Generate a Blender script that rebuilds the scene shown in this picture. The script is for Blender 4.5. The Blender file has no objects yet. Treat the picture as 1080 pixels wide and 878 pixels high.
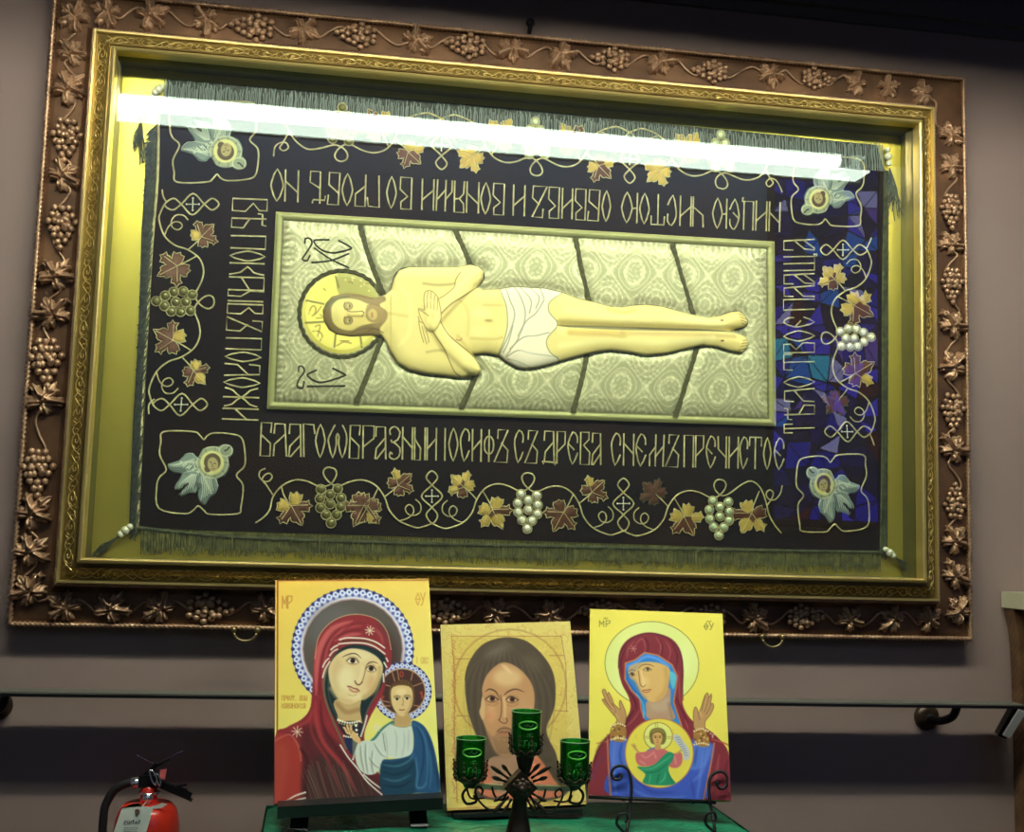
import bpy, math, random
import numpy as np

# ------------------------------------------------------------------ camera
S = bpy.context.scene
rnd = random.Random(7)
R = np.array([[0.986223, -0.16294335, 0.02852464],
              [0.045046, 0.0986165, -0.99410545],
              [0.15916988, 0.98169458, 0.1045978]])      # rows: camera right, down, forward
EYE = np.array([0.5845144, -2.9, 0.1305310])
FPX = 1230.0
cam_d = bpy.data.cameras.new('camera')
cam = bpy.data.objects.new('camera', cam_d)
S.collection.objects.link(cam)
cam_d.sensor_width = 36.0
cam_d.lens = 36.0 * FPX / 1080.0
cam_d.clip_start = 0.01
from mathutils import Matrix, Vector
_m = Matrix([[R[0][i], -R[1][i], -R[2][i], EYE[i]] for i in range(3)] + [[0, 0, 0, 1]])
cam.matrix_world = _m
S.camera = cam

# ------------------------------------------------------------------ look and light
S.view_settings.view_transform = 'Standard'
S.view_settings.look = 'None'
S.view_settings.gamma = 1.0
S.view_settings.use_curve_mapping = False
S.view_settings.exposure = 0.33
S.cycles.use_denoising = True
S.cycles.max_bounces = 8
S.cycles.transparent_max_bounces = 12
S.cycles.caustics_reflective = False
S.cycles.caustics_refractive = False
S.cycles.sample_clamp_indirect = 0.0

TUBE_L = 72.0        # radiance of the fluorescent tube
wd = bpy.data.worlds.new('world')
S.world = wd
wd.use_nodes = True
wd.node_tree.nodes['Background'].inputs[0].default_value = (0.55, 0.62, 0.8, 1)
wd.node_tree.nodes['Background'].inputs[1].default_value = 0.03


def area(name, loc, rot, sx, sy, power, col):
    l = bpy.data.lights.new(name, 'AREA')
    l.shape = 'RECTANGLE'
    l.size, l.size_y = sx, sy
    l.energy = power
    l.color = col
    o = bpy.data.objects.new(name, l)
    o.location = loc
    o.rotation_euler = rot
    S.collection.objects.link(o)
    return o


# added strip lamp washing the unseen far wall, for the mirrored blue veil
area('far_wall_wash', (2.0, -5.8, 3.85), (0, 0, 0), 8.0, 0.3, 66, (0.76, 0.87, 1.0))


# ------------------------------------------------------------------ helpers
def lin(c):
    c = np.asarray(c, float) / 255.0
    return np.where(c <= 0.04045, c / 12.92, ((c + 0.055) / 1.055) ** 2.4)


def mat(name, col, rough=0.5, metal=0.0, bump=None, var=None, spec=0.5, coat=0.0, emit=None, attr=None, trans=0.0):
    """col is sRGB 0-255. bump=(kind, scale, strength, distance); var=(scale, second colour, factor)."""
    m = bpy.data.materials.new(name)
    m.use_nodes = True
    nt = m.node_tree
    b = nt.nodes['Principled BSDF']
    c = tuple(lin(col)) + (1,)
    b.inputs['Base Color'].default_value = c
    b.inputs['Roughness'].default_value = rough
    b.inputs['Metallic'].default_value = metal
    b.inputs['Specular IOR Level'].default_value = spec
    b.inputs['Coat Weight'].default_value = coat
    b.inputs['Transmission Weight'].default_value = trans
    tc = nt.nodes.new('ShaderNodeTexCoord')
    if attr:
        a = nt.nodes.new('ShaderNodeAttribute')
        a.attribute_name = attr
        nt.links.new(a.outputs['Color'], b.inputs['Base Color'])
    if var:
        n = nt.nodes.new('ShaderNodeTexNoise')
        n.inputs['Scale'].default_value = var[0]
        n.inputs['Detail'].default_value = 6
        nt.links.new(tc.outputs['Object'], n.inputs['Vector'])
        r = nt.nodes.new('ShaderNodeMapRange')
        r.inputs['From Min'].default_value = 0.35
        r.inputs['From Max'].default_value = 0.65
        r.inputs['To Max'].default_value = var[2]
        nt.links.new(n.outputs['Fac'], r.inputs['Value'])
        x = nt.nodes.new('ShaderNodeMix')
        x.data_type = 'RGBA'
        x.inputs['A'].default_value = c
        x.inputs['B'].default_value = tuple(lin(var[1])) + (1,)
        nt.links.new(r.outputs[0], x.inputs['Factor'])
        nt.links.new(x.outputs['Result'], b.inputs['Base Color'])
    if bump:
        kind, sc, st, ds = bump
        if kind == 'noise':
            t = nt.nodes.new('ShaderNodeTexNoise')
            t.inputs['Scale'].default_value = sc
            t.inputs['Detail'].default_value = 5
            out = t.outputs['Fac']
        elif kind == 'voronoi':
            t = nt.nodes.new('ShaderNodeTexVoronoi')
            t.inputs['Scale'].default_value = sc
            out = t.outputs['Distance']
        else:
            t = nt.nodes.new('ShaderNodeTexWave')
            t.inputs['Scale'].default_value = sc
            t.inputs['Distortion'].default_value = 1.5
            t.bands_direction = 'DIAGONAL'
            out = t.outputs['Fac']
        nt.links.new(tc.outputs['Object'], t.inputs['Vector'])
        bp = nt.nodes.new('ShaderNodeBump')
        bp.inputs['Strength'].default_value = st
        bp.inputs['Distance'].default_value = ds
        nt.links.new(out, bp.inputs['Height'])
        nt.links.new(bp.outputs['Normal'], b.inputs['Normal'])
    if emit:
        b.inputs['Emission Color'].default_value = tuple(lin(emit[0])) + (1,)
        b.inputs['Emission Strength'].default_value = emit[1]
    return m


def tag(o, label=None, cat=None, group=None, kind=None):
    if label: o['label'] = label
    if cat: o['category'] = cat
    if group: o['group'] = group
    if kind: o['kind'] = kind
    return o


def link(name, me, m=None, parent=None):
    o = bpy.data.objects.new(name, me)
    S.collection.objects.link(o)
    if m is not None and me is not None and len(me.materials) == 0:
        me.materials.append(m)
    if parent is not None:
        o.parent = parent
        o.matrix_parent_inverse = Matrix.Identity(4)
        o.location = -Vector(parent.get('org', (0, 0, 0)))
    return o


def empty(name, org, label, cat, group=None):
    """thing root at org; children are modelled in world coordinates and shifted back"""
    o = bpy.data.objects.new(name, None)
    o.location = org
    o['org'] = tuple(float(v) for v in org)
    o.empty_display_size = 0.05
    S.collection.objects.link(o)
    return tag(o, label, cat, group)


class MB:
    def __init__(s):
        s.v, s.f = [], []

    def add(s, V, F):
        n = len(s.v)
        s.v.extend([tuple(map(float, p)) for p in V])
        s.f.extend([tuple(i + n for i in q) for q in F])

    def box(s, x0, x1, y0, y1, z0, z1):
        V = [(x, y, z) for x in (x0, x1) for y in (y0, y1) for z in (z0, z1)]
        s.add(V, [(0, 1, 3, 2), (4, 6, 7, 5), (0, 4, 5, 1), (2, 3, 7, 6), (0, 2, 6, 4), (1, 5, 7, 3)])

    def hexa(s, A, B):
        """two quads (4 points each), joined"""
        s.add(list(A) + list(B), [(0, 1, 2, 3), (7, 6, 5, 4)] + [(i, i + 4, (i + 1) % 4 + 4, (i + 1) % 4) for i in range(4)])

    def tube(s, P, r, n=6, closed=False, taper=None):
        P = [np.array(p, float) for p in P]
        m = len(P)
        if m < 2: return
        V, F = [], []
        up = np.array([0.13, 0.98, 0.21])
        for i in range(m):
            a = P[(i - 1) % m] if (closed or i) else P[i]
            b = P[(i + 1) % m] if (closed or i < m - 1) else P[i]
            t = b - a
            t = t / (np.linalg.norm(t) + 1e-9)
            u = np.cross(t, up)
            if np.linalg.norm(u) < .1: u = np.cross(t, np.array([1, 0, 0.]))
            u /= np.linalg.norm(u)
            w = np.cross(t, u)
            rr = r[i] if hasattr(r, '__len__') else r
            for k in range(n):
                g = 2 * math.pi * k / n
                V.append(P[i] + rr * (math.cos(g) * u + math.sin(g) * w))
        for i in range(m if closed else m - 1):
            j = (i + 1) % m
            for k in range(n):
                l = (k + 1) % n
                F.append((i * n + k, i * n + l, j * n + l, j * n + k))
        if not closed:
            F.append(tuple(range(n - 1, -1, -1)))
            F.append(tuple((m - 1) * n + k for k in range(n)))
        s.add(V, F)

    def lathe(s, prof, c, n=24, axis=2):
        """prof: (radius, height) list, around an axis through c"""
        V, F = [], []
        for r, h in prof:
            for k in range(n):
                g = 2 * math.pi * k / n
                q = [0, 0, 0]
                a, b = [(1, 2), (0, 2), (0, 1)][axis]
                q[a], q[b], q[axis] = r * math.cos(g), r * math.sin(g), h
                V.append((c[0] + q[0], c[1] + q[1], c[2] + q[2]))
        for i in range(len(prof) - 1):
            for k in range(n):
                l = (k + 1) % n
                F.append((i * n + k, i * n + l, (i + 1) * n + l, (i + 1) * n + k))
        s.add(V, F)

    def ball(s, c, r, n=8, m=6, sq=(1, 1, 1)):
        prof = [(r * math.sin(math.pi * i / m), -r * math.cos(math.pi * i / m)) for i in range(m + 1)]
        V, F = [], []
        for a, h in prof:
            for k in range(n):
                g = 2 * math.pi * k / n
                V.append((c[0] + a * math.cos(g) * sq[0], c[1] + a * math.sin(g) * sq[1], c[2] + h * sq[2]))
        for i in range(m):
            for k in range(n):
                l = (k + 1) % n
                F.append((i * n + k, i * n + l, (i + 1) * n + l, (i + 1) * n + k))
        s.add(V, F)

    def mesh(s, name, smooth=True):
        me = bpy.data.meshes.new(name)
        me.from_pydata(s.v, [], s.f)
        if smooth:
            me.shade_smooth()
        me.update()
        return me

    def build(s, name, m, parent=None, smooth=True):
        return link(name, s.mesh(name, smooth), m, parent)


def W(x, y, d):
    """the point of the plane y = d that the photograph shows at pixel (x, y)"""
    v = R.T @ np.array([(x - 540) / FPX, (y - 439) / FPX, 1.0])
    return EYE + v * ((d - EYE[1]) / v[1])


def proj(P):
    q = (np.asarray(P, float) - EYE) @ R.T
    return 540 + FPX * q[..., 0] / q[..., 2], 439 + FPX * q[..., 1] / q[..., 2]


def spl(P, closed=False, n=5):
    P = np.array(P, float)
    m = len(P)
    if m < 3: return P
    out = []
    for i in range(m if closed else m - 1):
        if closed:
            a, b, c, d = P[(i - 1) % m], P[i], P[(i + 1) % m], P[(i + 2) % m]
        else:
            a, b, c, d = P[max(i - 1, 0)], P[i], P[i + 1], P[min(i + 2, m - 1)]
        for k in range(n):
            t = k / n
            out.append(0.5 * (2 * b + (c - a) * t + (2 * a - 5 * b + 4 * c - d) * t * t + (3 * b - a - 3 * c + d) * t ** 3))
    if not closed: out.append(P[-1])
    return np.array(out)


def sdist(X, Y, P):
    """signed distance to a polygon, positive inside"""
    P = np.asarray(P, float)
    d = np.full(X.shape, 1e9)
    ins = np.zeros(X.shape, bool)
    m = len(P)
    for i in range(m):
        x0, y0 = P[i]
        x1, y1 = P[(i + 1) % m]
        ex, ey = x1 - x0, y1 - y0
        L = ex * ex + ey * ey + 1e-12
        wx, wy = X - x0, Y - y0
        t = np.clip((wx * ex + wy * ey) / L, 0, 1)
        d = np.minimum(d, (wx - t * ex) ** 2 + (wy - t * ey) ** 2)
        if y0 != y1:
            ins ^= ((y0 > Y) != (y1 > Y)) & (X < ex * (Y - y0) / ey + x0)
    d = np.sqrt(d)
    return np.where(ins, d, -d)


def ldist(X, Y, P):
    P = np.asarray(P, float)
    d = np.full(X.shape, 1e9)
    tt = np.zeros(X.shape)
    m = len(P) - 1
    for i in range(m):
        x0, y0 = P[i]
        ex, ey = P[i + 1] - P[i]
        L = ex * ex + ey * ey + 1e-12
        wx, wy = X - x0, Y - y0
        t = np.clip((wx * ex + wy * ey) / L, 0, 1)
        q = (wx - t * ex) ** 2 + (wy - t * ey) ** 2
        k = q < d
        d = np.where(k, q, d)
        tt = np.where(k, (i + t) / m, tt)
    return np.sqrt(d), tt


class Paint:
    """a painted surface: X, Y are the photo pixels that its vertices stand at"""

    def __init__(s, X, Y, base):
        s.X, s.Y = X, Y
        s.c = np.zeros(X.shape + (3,))
        s.c[:] = base
        s.T = (0, 0, 1.0)

    def to(s, P):
        P = np.asarray(P, float)
        return P / s.T[2] + np.array(s.T[:2])

    def _box(s, Q, mg):
        a, b = Q.min(0) - mg, Q.max(0) + mg
        k = (s.X >= a[0]) & (s.X <= b[0]) & (s.Y >= a[1]) & (s.Y <= b[1])
        r = np.where(k.any(1))[0]
        c = np.where(k.any(0))[0]
        if len(r) == 0 or len(c) == 0: return None
        return slice(r[0], r[-1] + 1), slice(c[0], c[-1] + 1)

    def fill(s, P, col, f=0.45, a=1.0, sm=True, shift=0.0, n=4):
        Q = s.to(spl(P, True, n) if sm else P)
        b = s._box(Q, f + 1)
        if b is None: return
        d = sdist(s.X[b], s.Y[b], Q) + shift
        k = np.clip(d / (2 * f) + 0.5, 0, 1) * a
        k = (k * k * (3 - 2 * k))[..., None] if f > 1 else k[..., None]
        s.c[b] = s.c[b] * (1 - k) + np.array(col, float) * k

    def line(s, P, col, w=1.0, a=1.0, sm=True, closed=False, f=0.4, taper=False, n=4):
        Q = s.to(spl(P, closed, n) if sm else P)
        if closed: Q = np.vstack([Q, Q[:1]])
        w = w / s.T[2] / 2
        b = s._box(Q, w + f + 1)
        if b is None: return
        d, t = ldist(s.X[b], s.Y[b], Q)
        ww = w * (np.sin(np.pi * np.clip(t, 0.02, 0.98)) ** .6 if taper else 1.0)
        k = (np.clip((ww - d) / (2 * f) + 0.5, 0, 1) * a)[..., None]
        s.c[b] = s.c[b] * (1 - k) + np.array(col, float) * k

    def ell(s, cx, cy, rx, ry, col, f=0.45, a=1.0, rot=0.0):
        s.fill(ellp(cx, cy, rx, ry, rot), col, f, a, sm=False)

    def ring(s, cx, cy, rx, ry, col, w=1.0, a=1.0, rot=0.0):
        s.line(ellp(cx, cy, rx, ry, rot), col, w, a, sm=False, closed=True)

    def dots(s, P, col, r, step, a=1.0, closed=False):
        """a string of beads along a curve"""
        Q = spl(P, closed, 6)
        L = np.r_[0, np.cumsum(np.hypot(*np.diff(Q, axis=0).T))]
        for t in np.arange(0, L[-1], step):
            x, y = np.interp(t, L, Q[:, 0]), np.interp(t, L, Q[:, 1])
            s.fill(ellp(x, y, r, r, 0, 6), col, .35, a, sm=False)


def ellp(cx, cy, rx, ry, rot=0.0, n=28):
    g = np.linspace(0, 2 * math.pi, n, endpoint=False)
    x, y = rx * np.cos(g), ry * np.sin(g)
    return np.c_[cx + x * math.cos(rot) - y * math.sin(rot), cy + x * math.sin(rot) + y * math.cos(rot)]


def grid_mesh(name, P, col=None, keep=None):
    """P: (n, m, 3) points; col sRGB 0-255 (n, m, 3); keep: (n-1, m-1) faces"""
    n, m = P.shape[:2]
    idx = np.arange(n * m).reshape(n, m)
    F = np.stack([idx[:-1, :-1], idx[1:, :-1], idx[1:, 1:], idx[:-1, 1:]], -1)
    F = F[keep] if keep is not None else F.reshape(-1, 4)
    used = np.unique(F)
    re = np.zeros(n * m, int)
    re[used] = np.arange(len(used))
    F = re[F]
    V = P.reshape(-1, 3)[used]
    me = bpy.data.meshes.new(name)
    me.vertices.add(len(V))
    me.vertices.foreach_set('co', V.astype(np.float32).ravel())
    me.loops.add(len(F) * 4)
    me.loops.foreach_set('vertex_index', F.astype(np.int32).ravel())
    me.polygons.add(len(F))
    me.polygons.foreach_set('loop_start', np.arange(0, len(F) * 4, 4, dtype=np.int32))
    me.update(calc_edges=True)
    me.validate()
    me.shade_smooth()
    if col is not None:
        a = me.color_attributes.new('paint', 'FLOAT_COLOR', 'POINT')
        c = lin(np.clip(col.reshape(-1, 3)[used], 0, 255))
        a.data.foreach_set('color', np.c_[c, np.ones(len(c))].astype(np.float32).ravel())
    return me


def relief(poly, step, hfun, to3, paint=None):
    """a raised shape over a closed outline; its rim is pulled onto the outline.
    to3(x, y, h) -> points; paint(X, Y) -> colours"""
    poly = np.asarray(poly, float)
    a, b = poly.min(0) - step * 2, poly.max(0) + step * 2
    X, Y = np.meshgrid(np.arange(a[0], b[0], step), np.arange(a[1], b[1], step))
    d = sdist(X, Y, poly)
    gy, gx = np.gradient(d, step)
    g = np.hypot(gx, gy) + 1e-6
    ins = d > 0
    keep = ins[:-1, :-1] | ins[1:, :-1] | ins[1:, 1:] | ins[:-1, 1:]
    mv = np.where(d < 0, -d, 0) / g
    mv = np.minimum(mv, step * 1.6)
    X2, Y2 = X + gx / g * mv, Y + gy / g * mv
    dd = np.maximum(d, 0)
    H = hfun(X2, Y2, dd)
    P = to3(X2, Y2, H)
    return P, keep, (paint(X2, Y2, dd) if paint else None), d


def toplane(depth):
    """map pixels + height above the plane y=depth (towards the viewer) to 3D"""
    def f(X, Y, H):
        v0 = (X - 540) / FPX
        v1 = (Y - 439) / FPX
        v = v0[..., None] * R[0] + v1[..., None] * R[1] + R[2]
        t = (depth - EYE[1]) / v[..., 1]
        P = EYE + v * t[..., None]
        P[..., 1] -= H
        return P
    return f


def embroider(mb, P, y, r, closed=False, n=4, sm=True, lift=0.7):
    """a couched thread: half-round ribbon on the plane, P in pixels"""
    Q = spl(P, closed, n) if sm else np.array(P, float)
    Q = np.array([W(a, b, y) for a, b in Q])
    m = len(Q)
    V, F = [], []
    for i in range(m):
        a = Q[(i - 1) % m] if (closed or i) else Q[i]
        b = Q[(i + 1) % m] if (closed or i < m - 1) else Q[i]
        t = b - a
        L = math.hypot(t[0], t[2]) + 1e-9
        nx, nz = -t[2] / L, t[0] / L
        for k, h in ((-1, 0), (-.6, lift), (.6, lift), (1, 0)):
            V.append((Q[i][0] + nx * r * k, y - h * r, Q[i][2] + nz * r * k))
    for i in range(m if closed else m - 1):
        j = (i + 1) % m
        for k in range(3):
            F.append((i * 4 + k, i * 4 + k + 1, j * 4 + k + 1, j * 4 + k))
    mb.add(V, F)


# ------------------------------------------------------------------ stroke alphabet (unit cell, y up)
LENS = [(.5, 1), (.93, .62), (.93, .4), (.5, 0), (.07, .4), (.07, .62)]
GL = {
    'Б': [[(.9, .7), (.97, 1), (.1, 1), (.02, 0), (.85, 0), (.88, .38), (.08, .64)]],
    'Л': [[(.05, .68), (.12, .98), (.85, .98), (1, 0)], [(.92, .68), (.08, .36), (.02, 0)]],
    'А': [[(.05, .68), (.1, .98), (.9, .98), (.98, 0)], [(.94, .66), (.12, .32), (.02, 0), (.18, 0), (.96, .36)]],
    'Г': [[(.08, 0), (0, 1), (.9, .98), (1, .7)]],
    'О': [LENS + LENS[:1]],
    'Ѡ': [[(.36, 1), (.04, .62), (.04, .42), (.26, 0), (.44, .42), (.42, .62), (.5, .74), (.58, .62), (.56, .42), (.76, 0), (.97, .42), (.95, .75), (.74, 1)]],
    'Р': [[(.05, 0), (.05, 1), (.97, 1), (.95, .62), (.08, .36)]],
    'З': [[(.12, .74), (.05, .9), (.5, 1), (.95, .84), (.75, .6), (.25, .52), (.2, .6)], [(.35, .53), (.95, .36), (.9, .1), (.45, 0), (.05, .08), (.15, .22), (.3, .15)]],
    'Н': [[(0, 0), (0, 1)], [(1, 0), (1, 1)], [(0, .7), (1, .36)]],
    'Ы': [[(.02, 1), (.02, 0), (.55, 0), (.58, .36), (.04, .64)], [(1, 1), (1, 0)]],
    'И': [[(0, 0), (0, 1)], [(1, 0), (1, 1)], [(0, .34), (1, .68)]],
    'І': [[(.5, 0), (.5, 1)]],
    'С': [[(.9, .62), (.92, .86), (.5, 1), (.06, .72), (.1, .42), (.42, 0), (.95, .34)]],
    'Ф': [[(.5, 0), (.5, 1)], [(.5, .8), (.93, .66), (.93, .36), (.5, .24), (.07, .36), (.07, .66), (.5, .8)]],
    'Ъ': [[(.25, .72), (.28, 1), (1, 1), (0, 0), (.95, 0), (1, .38), (.5, .6)]],
    'Д': [[(.05, .7), (.1, 1), (.85, 1), (.95, .06)], [(.85, .66), (.16, .36), (.08, .06)], [(-.08, .08), (.02, -.02), (.12, .06), (.9, .04), (1.02, -.04), (1.06, .06)]],
    'Е': [[(.92, .66), (.9, .86), (.5, 1), (.08, .68), (.1, .4), (.48, 0), (.98, .36)], [(.1, .62), (.65, .44)]],
    'В': [[(.03, 0), (.05, 1), (.88, 1), (.88, .78), (.35, .6), (.97, .38), (.93, 0), (.03, 0)]],
    'М': [[(0, 0), (0, .36), (.42, .62)], [(.42, 1), (.4, 0)], [(.4, .3), (1, .66)], [(1, 1), (.94, 0)]],
    'П': [[(.02, 0), (0, 1), (1, 1), (.98, 0)]],
    'Ч': [[(0, 1), (.06, .6), (.9, .36)], [(1, 1), (1, 0)]],
    'Т': [[(0, .72), (.04, 1), (1, 1), (1, .72)], [(.5, 1), (.5, 0)]],
    'Ю': [[(0, 0), (0, 1)], [(0, .5), (.3, .52)], [(.3 + .7 * x, y) for x, y in LENS + LENS[:1]]],
    'Ц': [[(0, 1), (0, .04), (.86, .04), (.86, 1)], [(.86, .04), (1.02, .06), (1.0, -.08), (.88, -.05)]],
    'Я': [[(.98, 0), (.98, 1), (.05, 1), (.1, .72), (.5, .56), (.98, .58)], [(.5, .56), (.1, .4), (.05, 0)]],
    'К': [[(0, 0), (0, 1)], [(1, 1), (.8, .7), (.3, .52), (.8, .32), (1, 0)]],
    'Ж': [[(.5, 0), (.5, 1)], [(0, .96), (.12, .74), (.5, .5), (.12, .26), (0, .04)], [(1, .96), (.88, .74), (.5, .5), (.88, .26), (1, .04)]],
    'Щ': [[(0, 1), (0, 0), (1, 0), (1, 1)], [(.5, 1), (.5, 0)], [(1, 0), (1.16, .02), (1.16, -.08), (1.04, -.08), (1.0, 0)]],
    'Ѣ': [[(.3, 1), (.3, 0), (.92, 0), (.95, .34), (.3, .52)], [(-.05, .74), (.0, .88), (.72, .88), (.78, 1)]],
    'M': [[(0, 0), (0, 1), (.5, .35), (1, 1), (1, 0)]],
    'Ѳ': [LENS + LENS[:1], [(.0, .5), (1, .5)]],
    'У': [[(0, 1), (.5, .45)], [(1, 1), (.4, .1), (.1, 0)]],
    '.': [[(.4, 0), (.6, 0)]], "'": [[(.3, 1), (.6, .9)]],
}

# ------------------------------------------------------------------ materials
M_wall = mat('wall paint', (150, 128, 119), .75, bump=('noise', 90, .12, .002), var=(1.3, (141, 120, 109), .6), spec=.3)
M_ceil = mat('ceiling plaster', (96, 94, 104), .9, bump=('noise', 12, .3, .01))
M_back = mat('nave wall paint', (186, 192, 204), .9)
M_floor = mat('floor carpet', (40, 24, 22), .95, bump=('noise', 300, .4, .002))
M_bronze = mat('carved bronze finish', (136, 98, 66), .42, .5, ('noise', 60, .25, .002), (9, (78, 54, 38), .8))
M_bronze_leaf = mat('carved leaf bronze', (200, 160, 122), .38, .5, ('noise', 120, .2, .001), (25, (136, 100, 74), .7))
M_gold = mat('gold leaf moulding', (158, 132, 70), .38, .7, ('noise', 140, .25, .0008), (14, (118, 96, 48), .7))
M_gold_hi = mat('bright gold fillet', (222, 196, 122), .32, .75, ('noise', 80, .1, .001))
M_mat = mat('gold mat board', (226, 212, 100), .38, .88, ('noise', 30, .1, .001), (2.2, (222, 206, 92), .8))
M_liner = mat('dull gold liner', (112, 108, 60), .5, .5)
M_velvet = mat('aubergine velvet', (36, 24, 21), .95, 0, ('noise', 220, .4, .001), (5, (24, 22, 26), .9), spec=.15)
M_thread = mat('pale gold thread', (236, 228, 172), .42, .35, ('wave', 420, .6, .0008), (60, (170, 160, 108), .7))
M_thread_br = mat('brown leaf silk', (96, 60, 40), .5, .25, ('wave', 300, .6, .0008), (30, (70, 44, 34), .9))
M_thread_gd = mat('gold leaf silk', (226, 198, 104), .38, .45, ('wave', 300, .6, .0008), (40, (190, 150, 70), .8))
M_green_br = mat('green selvage braid', (96, 104, 72), .75, .1, ('wave', 260, .8, .001), (60, (52, 60, 44), .8))
M_fringe = mat('gold green fringe', (128, 128, 74), .6, .2, None, (70, (70, 76, 46), .9))
M_fringe_d = mat('dark fringe', (76, 84, 78), .7, .1, None, (90, (34, 40, 38), .9))
M_brocade = mat('silver gold brocade', (200, 200, 150), .42, .2, ('noise', 900, .5, .0006), attr='paint')
M_body = mat('painted silk', (220, 210, 130), .5, 0, None, attr='paint', spec=.3)
M_board = mat('varnished icon face', (220, 210, 130), .5, 0, ('noise', 260, .04, .0005), attr='paint', spec=.15)
M_edge_red = mat('red painted board edge', (104, 30, 22), .5)
M_edge_dark = mat('dark stained board edge', (64, 26, 20), .5)
M_edge_yel = mat('ochre board edge', (190, 160, 70), .5)
M_pearl = mat('pearl', (236, 238, 214), .25, .1, coat=.5)
M_stonegreen = mat('pale green bead', (198, 214, 170), .3, .1, coat=.5)
M_blk = mat('black painted iron', (18, 18, 19), .45, .3, ('noise', 80, .15, .001))
M_blkwood = mat('black lacquered wood', (20, 20, 20), .4)
M_iron = mat('bronzed wrought iron', (72, 56, 42), .38, .6, ('noise', 90, .3, .001), (30, (46, 36, 26), .6))
M_brass = mat('antique brass', (150, 132, 90), .35, .8)
M_chrome = mat('chrome', (220, 222, 225), .15, .9)
M_steel = mat('brushed steel tip', (190, 190, 186), .4, .2)
M_red = mat('red enamel', (222, 52, 34), .28, 0, coat=.5)
M_rubber = mat('black rubber', (26, 26, 25), .6)
M_tag = mat('white card tag', (226, 232, 214), .7)
M_ink = mat('dark ink', (30, 34, 40), .7)
M_dark = mat('dark olive cord', (66, 66, 42), .7, .1, ('wave', 300, .8, .001))
M_braid = mat('tarnished gold braid', (122, 120, 78), .6, .25, ('wave', 260, .9, .0015), (90, (84, 82, 52), .8))
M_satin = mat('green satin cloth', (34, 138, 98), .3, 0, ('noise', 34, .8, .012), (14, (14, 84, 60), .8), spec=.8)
M_wood = mat('carved walnut', (120, 88, 58), .5, 0, ('wave', 30, .3, .002), (20, (84, 58, 38), .8))
M_marble = mat('cream marble top', (208, 200, 166), .35, 0, None, (9, (180, 172, 140), .7))
M_rail = mat('painted steel rail', (104, 101, 90), .5, .1)
M_white = mat('white enamel', (196, 204, 194), .5)
M_lipgrey = mat('grey enamel', (90, 96, 104), .5)
M_lens = mat('lit opal lens', (220, 230, 220), .5, emit=((222, 240, 224), 13.5))
M_tube = mat('lit tube', (255, 255, 255), .5, emit=((255, 254, 242), TUBE_L))

# glass of the frame: clear pane with a mirror film of its own and diffuse haze put in for the reflected room
M_glass = bpy.data.materials.new('hazed picture glass')
M_glass.use_nodes = True
nt = M_glass.node_tree
nt.nodes.clear()
o_ = nt.nodes.new('ShaderNodeOutputMaterial')
tr = nt.nodes.new('ShaderNodeBsdfTransparent')
tr.inputs[0].default_value = (0.975, 0.98, 0.90, 1)
gl = nt.nodes.new('ShaderNodeBsdfGlossy')
gl.inputs['Roughness'].default_value = 0.012
gl.inputs['Color'].default_value = (1, 1, 1, 1)
df = nt.nodes.new('ShaderNodeBsdfDiffuse')
df.inputs[0].default_value = (0.6, 0.68, 0.7, 1)
lw = nt.nodes.new('ShaderNodeLayerWeight')          # facing = 1 - |cos|, alike from both sides
lw.inputs[0].default_value = 0.5
pw = nt.nodes.new('ShaderNodeMath'); pw.operation = 'POWER'; pw.inputs[1].default_value = 5.0
ma = nt.nodes.new('ShaderNodeMath'); ma.operation = 'MULTIPLY_ADD'; ma.inputs[1].default_value = 0.93; ma.inputs[2].default_value = 0.062
mx = nt.nodes.new('ShaderNodeMixShader')
mx2 = nt.nodes.new('ShaderNodeMixShader')
mx2.inputs[0].default_value = 0.010
nt.links.new(lw.outputs['Facing'], pw.inputs[0])
nt.links.new(pw.outputs[0], ma.inputs[0])
nt.links.new(ma.outputs[0], mx.inputs[0])
nt.links.new(tr.outputs[0], mx.inputs[1])
nt.links.new(gl.outputs[0], mx.inputs[2])
nt.links.new(mx.outputs[0], mx2.inputs[1])
nt.links.new(df.outputs[0], mx2.inputs[2])
nt.links.new(mx2.outputs[0], o_.inputs[0])

# green votive glass
M_green = bpy.data.materials.new('green votive glass')
M_green.use_nodes = True
nt = M_green.node_tree
nt.nodes.clear()
o_ = nt.nodes.new('ShaderNodeOutputMaterial')
tr = nt.nodes.new('ShaderNodeBsdfTransparent')
tr.inputs[0].default_value = (0.10, 0.62, 0.05, 1)
gl = nt.nodes.new('ShaderNodeBsdfGlossy')
gl.inputs['Roughness'].default_value = 0.06
df = nt.nodes.new('ShaderNodeBsdfDiffuse')
df.inputs[0].default_value = (0.01, 0.30, 0.02, 1)
fr = nt.nodes.new('ShaderNodeFresnel')
fr.inputs[0].default_value = 1.5
m1 = nt.nodes.new('ShaderNodeMixShader')
m1.inputs[0].default_value = .22
m2 = nt.nodes.new('ShaderNodeMixShader')
nt.links.new(tr.outputs[0], m1.inputs[1])
nt.links.new(df.outputs[0], m1.inputs[2])
nt.links.new(fr.outputs[0], m2.inputs[0])
nt.links.new(m1.outputs[0], m2.inputs[1])
nt.links.new(gl.outputs[0], m2.inputs[2])
nt.links.new(m2.outputs[0], o_.inputs[0])
M_medal = mat('raised lime green glass', (110, 214, 70), .3, coat=.4)
M_marks = mat('raised dark green glass', (40, 128, 52), .25, coat=.6)
M_arm_lit = mat('lit arm metal', (206, 192, 150), .4, .4)  # light on the arm tops put into a paler metal colour
M_rim = mat('pale green rim', (120, 170, 110), .2, coat=.5)


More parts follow.
